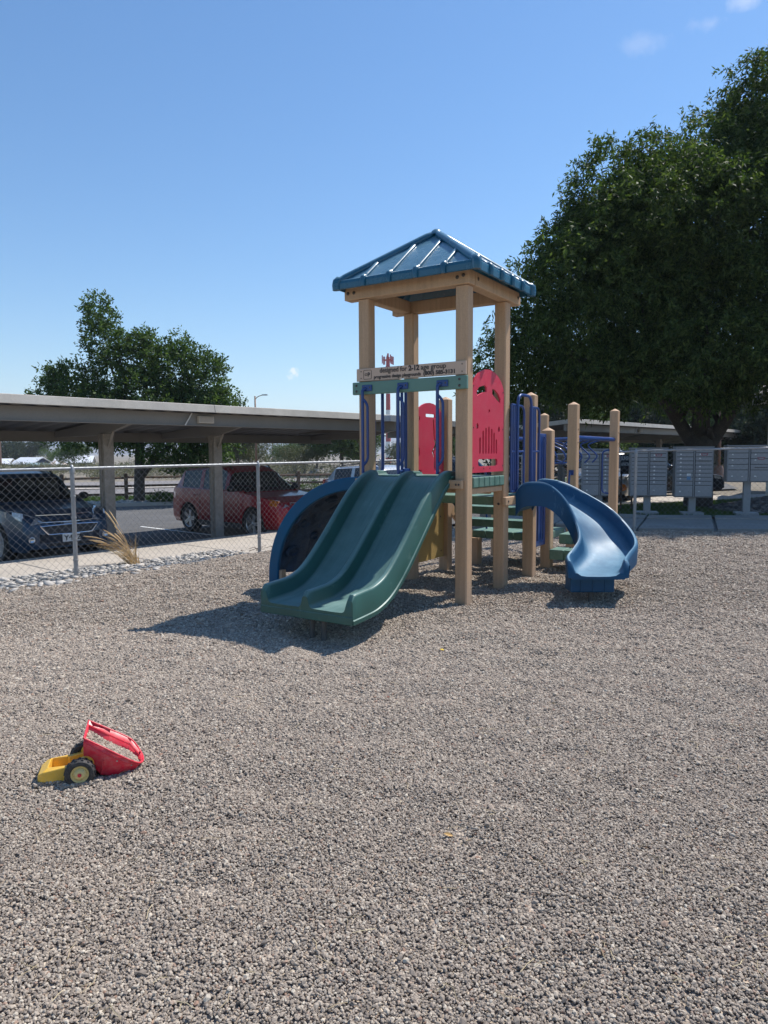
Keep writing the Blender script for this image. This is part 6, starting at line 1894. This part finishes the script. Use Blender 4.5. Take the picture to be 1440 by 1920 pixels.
for k in range(26):
    lean = .25 + .75 * rnd.random(); L_ = rnd.uniform(.62, 1.0); lx = -lean * .95 + rnd.uniform(-.05, .12); ly = rnd.uniform(-.2, .25)
    if k % 7 == 0: lx = -.45; L_ = 1.08; lean = .1
    P = [Vector((lx * L_ * t_ ** 1.5, ly * L_ * t_ ** 1.4, L_ * (t_ - .40 * lean * t_ ** 2.4))) * .85 for t_ in np.linspace(0, 1, 9)]
    m.tube(P, .0025, 4)
    m.tube([P[6], P[7], P[8], P[8] + (P[8] - P[7]) * .5], [.004, .011, .010, .002], 5)
m.build('seed_heads', M['dry_grass'], dg, angle=50)
# irrigation hose lying over the stones
m = MB(); pts = [PQ(p, q, -.345 + .045) for p, q in ((-1.6, .1), (-.6, .30), (.2, .52), (1.0, .70), (1.8, .62), (2.5, .40), (3.0, .2))]
m.tube(catmull(pts, 6), .009, 6); hs = m.build('irrigation_hose', M['hose'], smooth=True, label='thin black irrigation hose lying across the pale stones at the fence', cat='hose')
m = MB()
for k in range(9):
    a = rnd.uniform(-.6, .6); p0 = PQ(3.3 + .1 * k, .35 + .05 * rnd.random(), -.32); 
    m.tube([p0, p0 + Vector((rnd.uniform(-.12, .12), rnd.uniform(-.1, .1), rnd.uniform(.02, .12))), p0 + Vector((rnd.uniform(-.25, .25), rnd.uniform(-.1, .2), rnd.uniform(.0, .20)))], [.008, .006, .003], 5)
m.build('dead_twigs', M['wood_rail'], label='small dead twigs on the pavement edge below the red SUV', cat='twigs', smooth=True)

# ================================================================== FAR THINGS
# cellular mast
mx_, my_ = 1.6, 243.0; gz = float(h_out(mx_, my_))
mast = thing('cell_tower', 'tall red and white banded antenna mast seen through the tower posts', 'mast', (mx_, my_, gz))
Ht = 37.3 - .5
edges = [0, 1.8, 7.2, 12.5, 17.9, 23.3, 28.6, 33.0, Ht - 1.2]
for k in range(len(edges) - 1):
    m = MB(); r = .95 - .35 * k / 8; m.lathe([(r, edges[k]), (r - .04, edges[k + 1])], 14); m.build('mast_band', M['tower_red'] if k % 2 == 0 or k > 5 else M['white_paint'], mast, smooth=True)
m = MB(); m.tube([(0, 0, Ht - 1.5), (0, 0, Ht)], .3, 8)
for a in range(3):
    for s in (-1, 0, 1):
        ang = a * 2 * PI / 3 + .3; cx_, sx_ = math.cos(ang), math.sin(ang)
        px_, py_ = 1.5 * cx_ - s * 1.2 * sx_, 1.5 * sx_ + s * 1.2 * cx_
        m.tube([(0, 0, Ht - 2.2), (px_, py_, Ht - 2.2)], .10, 5)
        m.box(px_ - .17, px_ + .17, py_ - .17, py_ + .17, Ht - 3.6 + .3 * s, Ht - .9 + .3 * s)
    m.tube([(1.5 * cx_ + 1.4 * sx_, 1.5 * sx_ - 1.4 * cx_, Ht - 2.2), (1.5 * cx_ - 1.4 * sx_, 1.5 * sx_ + 1.4 * cx_, Ht - 2.2)], .12, 5)
m.build('antenna_array', M['tower_red'], mast)
m = MB(); m.lathe([(.4, 0), (.9, -1.0), (.4, -1.2)], 10, Matrix.Translation((0, 0, Ht - 3.6))); m.build('mast_collar', M['tower_red'], mast)
# street lamp
lx_, ly_ = -11.1, 62.0; gz = float(h_out(lx_, ly_))
lamp = thing('street_lamp', 'brown street lamp pole with a single arm rising over the carport', 'street lamp', (lx_, ly_, gz))
m = MB(); m.tube([(0, 0, -.2), (0, 0, 6.9)], [.10, .065], 8); m.build('pole', M['lamp_post'], lamp, smooth=True)
m = MB(); m.tube(catmull([(0, 0, 6.6), (.25, 0, 6.85), (.65, 0, 6.98)], 4), .035, 6); m.build('arm', M['lamp_post'], lamp, smooth=True)
m = MB(); m.loft([[Vector((x, s * w, z)) for s, z in ((-1, 6.95), (1, 6.95), (1, 7.04), (-1, 7.04))] for x, w in ((.6, .05), (.75, .12), (1.0, .13), (1.08, .06))]); m.build('lamp_head', M['galv'], lamp)
# parking-lot pole right of the big trunk
pole = thing('utility_post', 'brown post with a wide concrete foot right of the big tree trunk', 'post', (16.5, 35, 0))
m = MB(); m.tube([(0, 0, .5), (0, 0, 3.4)], .07, 8); m.build('pole', M['lamp_post'], pole, smooth=True)
m = MB(); m.lathe([(.001, .75), (.17, .75), (.22, .6), (.26, -.1)], 14); m.build('footing', M['lamp_post'], pole, angle=50)
for u, d_, hh, lab in ((512, 190, 7.5, 'thin wooden utility pole left of the green round tree'), (563, 170, 6.0, 'thin brown pole right of the green round tree'), (3, 95, 5.5, 'pinkish brown pole at the left edge behind the blue SUV')):
    x = ground_at(u, d_); t = thing('utility_pole', lab, 'pole', (x, d_, float(h_out(x, d_))), 0, 'far utility poles')
    m = MB(); m.tube([(0, 0, -.2), (0, 0, hh)], .11 if u > 10 else .2, 6); m.build('pole', M['lamp_post'], t)
    if u > 10: m = MB(); m.tube([(-.7, 0, hh - .5), (.7, 0, hh - .5)], .06, 4); m.build('crossarm', M['lamp_post'], t)

def shed(label, u, dist, w, d, wall_h, roof_h, rz, wall, roof, group='farm buildings beyond the road'):
    x = ground_at(u, dist); z = float(h_out(x, dist)); t = thing('shed', label, 'shed', (x, dist, z), rz, group)
    m = MB(); m.box(-w / 2, w / 2, -d / 2, d / 2, -.5, wall_h); 
    m.add([(-w / 2, -d / 2, wall_h), (-w / 2, d / 2, wall_h), (-w / 2, 0, wall_h + roof_h - .1)], [(0, 1, 2)]); m.add([(w / 2, -d / 2, wall_h), (w / 2, d / 2, wall_h), (w / 2, 0, wall_h + roof_h - .1)], [(0, 1, 2)])
    wl_ = m.build('wall', M[wall], t)
    m = MB(); e = .4
    for s in (-1, 1):
        m.loft([[Vector((xx, s * (d / 2 + e), wall_h - .12)), Vector((xx, 0, wall_h + roof_h)), Vector((xx, 0, wall_h + roof_h - .12)), Vector((xx, s * (d / 2 + e), wall_h - .26))] for xx in (-w / 2 - e, w / 2 + e)])
    m.build('roof', M[roof], t)
    m = MB(); m.box(-w * .3, -w * .1, -d / 2 - .03, -d / 2 - .004, .6, 1.6); m.box(w * .15, w * .35, -d / 2 - .03, -d / 2 - .004, .6, 1.6); m.build('window', M['glass'], t)
    m = MB(); m.box(-.5, .5, -d / 2 - .03, -d / 2 - .004, 0, 1.9); m.build('door', M['siding'], t)
    return t
shed('white-roofed shed with a navy gable, beyond the road at the far left', 62, 150, 6.6, 4.8, 1.5, 1.3, R(-28), 'navy_wall', 'metal_roof')
shed('cream shed cut by the left picture edge', 6, 158, 4.0, 4.0, 1.6, 1.0, R(5), 'siding', 'metal_roof')
shed('long pale-roofed house behind the big left tree trunk', 143, 152, 7.0, 5.0, 1.8, 1.3, R(12), 'grey_wall', 'metal_roof')
x = ground_at(72, 130); z = float(h_out(x, 130)); t = thing('quonset_hut', 'grey-green round-roofed greenhouse in front of the white-roofed shed', 'greenhouse', (x, 130, z), R(-35), 'farm buildings beyond the road')
m = MB(); m.loft([[Vector((xx, 1.9 * math.cos(PI * k / 12), 1.55 * math.sin(PI * k / 12))) for k in range(13)] for xx in (-2.6, 2.6)], closed=True); m.build('vault', M['hoop'], t, angle=50)
m = MB(); m.box(2.605, 2.63, -.9, .9, 0, 1.1); m.build('door', M['siding'], t)
x = ground_at(109, 135); z = float(h_out(x, 135)); t = thing('round_hut', 'eight-sided hut with a pale pink radiating roof', 'hut', (x, 135, z), .2, 'farm buildings beyond the road')
m = MB(); m.lathe([(1.9, -.3), (1.9, 1.25)], 8); m.build('wall', M['grey_wall'], t)
for k in range(8):
    a0, a1 = 2 * PI * k / 8, 2 * PI * (k + 1) / 8
    m = MB(); m.add([(2.15 * math.cos(a0), 2.15 * math.sin(a0), 1.15), (2.15 * math.cos(a1), 2.15 * math.sin(a1), 1.15), (0, 0, 2.15)], [(0, 1, 2)])
    o = m.build('roof_panel', M['pink_roof'] if k % 2 else M['metal_roof'], t)
m = MB(); m.box(.7, 1.2, -1.95, -1.80, 0, 1.1); m.build('door', M['wood_rail'], t)
# concrete or earth heap beyond the road
m = MB(); m.loft([[Vector((x + 6 * 0, y, z)) for x, y, z in ((-w_, 0, -.5), (-w_ * .5, 0, hh_ * .8), (0, .4, hh_), (w_ * .6, 0, hh_ * .7), (w_, 0, -.5))] for w_, hh_ in ((.3, .1),)] * 2, closed=False, caps=False) if False else None
hx = ground_at(664, 72)
bm = bmesh.new(); bmesh.ops.create_icosphere(bm, subdivisions=4, radius=1)
for v in bm.verts:
    n_ = mnoise.noise(v.co * 2.3) * .25 + mnoise.noise(v.co * 7) * .08; v.co *= 1 + n_; v.co.x *= 4.6; v.co.y *= 3; v.co.z *= 1.25
me = bpy.data.meshes.new('earth_mound'); bm.to_mesh(me); bm.free(); me.shade_smooth()
put('earth_mound', me, soil_mat('grey_earth', (.22, .20, .18), (.36, .33, .29)), label='grey mound of earth beyond the rail fence above the silver vehicle', cat='mound', loc=(hx, 72, -1.0))

# house corner at the right edge
hs_ = thing('apartment_house', 'beige lap-sided house corner with white gutter at the right edge', 'house', (11.15, 20.6, 0), R(-32))
m = MB(); m.box(0, 8, 0, 9, -.1, 2.85); hwall = m.build('wall', M['siding'], hs_)
lm = MB(); lm.loft([[Vector((xx, 0, 0)), Vector((xx, -.022, .008)), Vector((xx, -.010, .165)), Vector((xx, 0, .165))] for xx in (-.02, 8)]); lap = lm.mesh('siding_board'); lap.materials.append(M['siding'])
for k in range(16):
    put('siding_board', lap, None, hwall, loc=(0, -.001, .10 + k * .168))
lm = MB(); lm.loft([[Vector((0, yy, 0)), Vector((-.022, yy, .008)), Vector((-.010, yy, .165)), Vector((0, yy, .165))] for yy in (0.0, 9)]); lap2 = lm.mesh('siding_board'); lap2.materials.append(M['siding'])
for k in range(16):
    put('siding_board', lap2, None, hwall, loc=(-.001, 0, .10 + k * .168))
m = MB(); m.box(-.05, .06, -.05, .06, -.1, 2.85); m.build('corner_trim', M['white_paint'], hs_)
m = MB(); m.loft([[Vector((xx, yy, zz)) for yy, zz in ((-.45, 2.80), (-.45, 2.92), (4.5, 4.6), (9.45, 2.92), (9.45, 2.80), (4.5, 4.45))] for xx in (-.40, 8.4)]); m.build('roof', M['grey_wall'], hs_)
m = MB(); m.box(-.42, 8.4, -.56, -.452, 2.80, 2.93); m.build('gutter', M['white_paint'], hs_, bevel=.02)
m = MB(); m.loft([[Vector((xx, yy, zz)) for yy, zz in ((-.45, 2.78), (-.45, 2.93), (4.5, 4.62), (9.45, 2.93), (9.45, 2.78), (4.5, 4.42))] for xx in (-.44, -.405)]); m.build('barge_board', M['white_paint'], hs_)
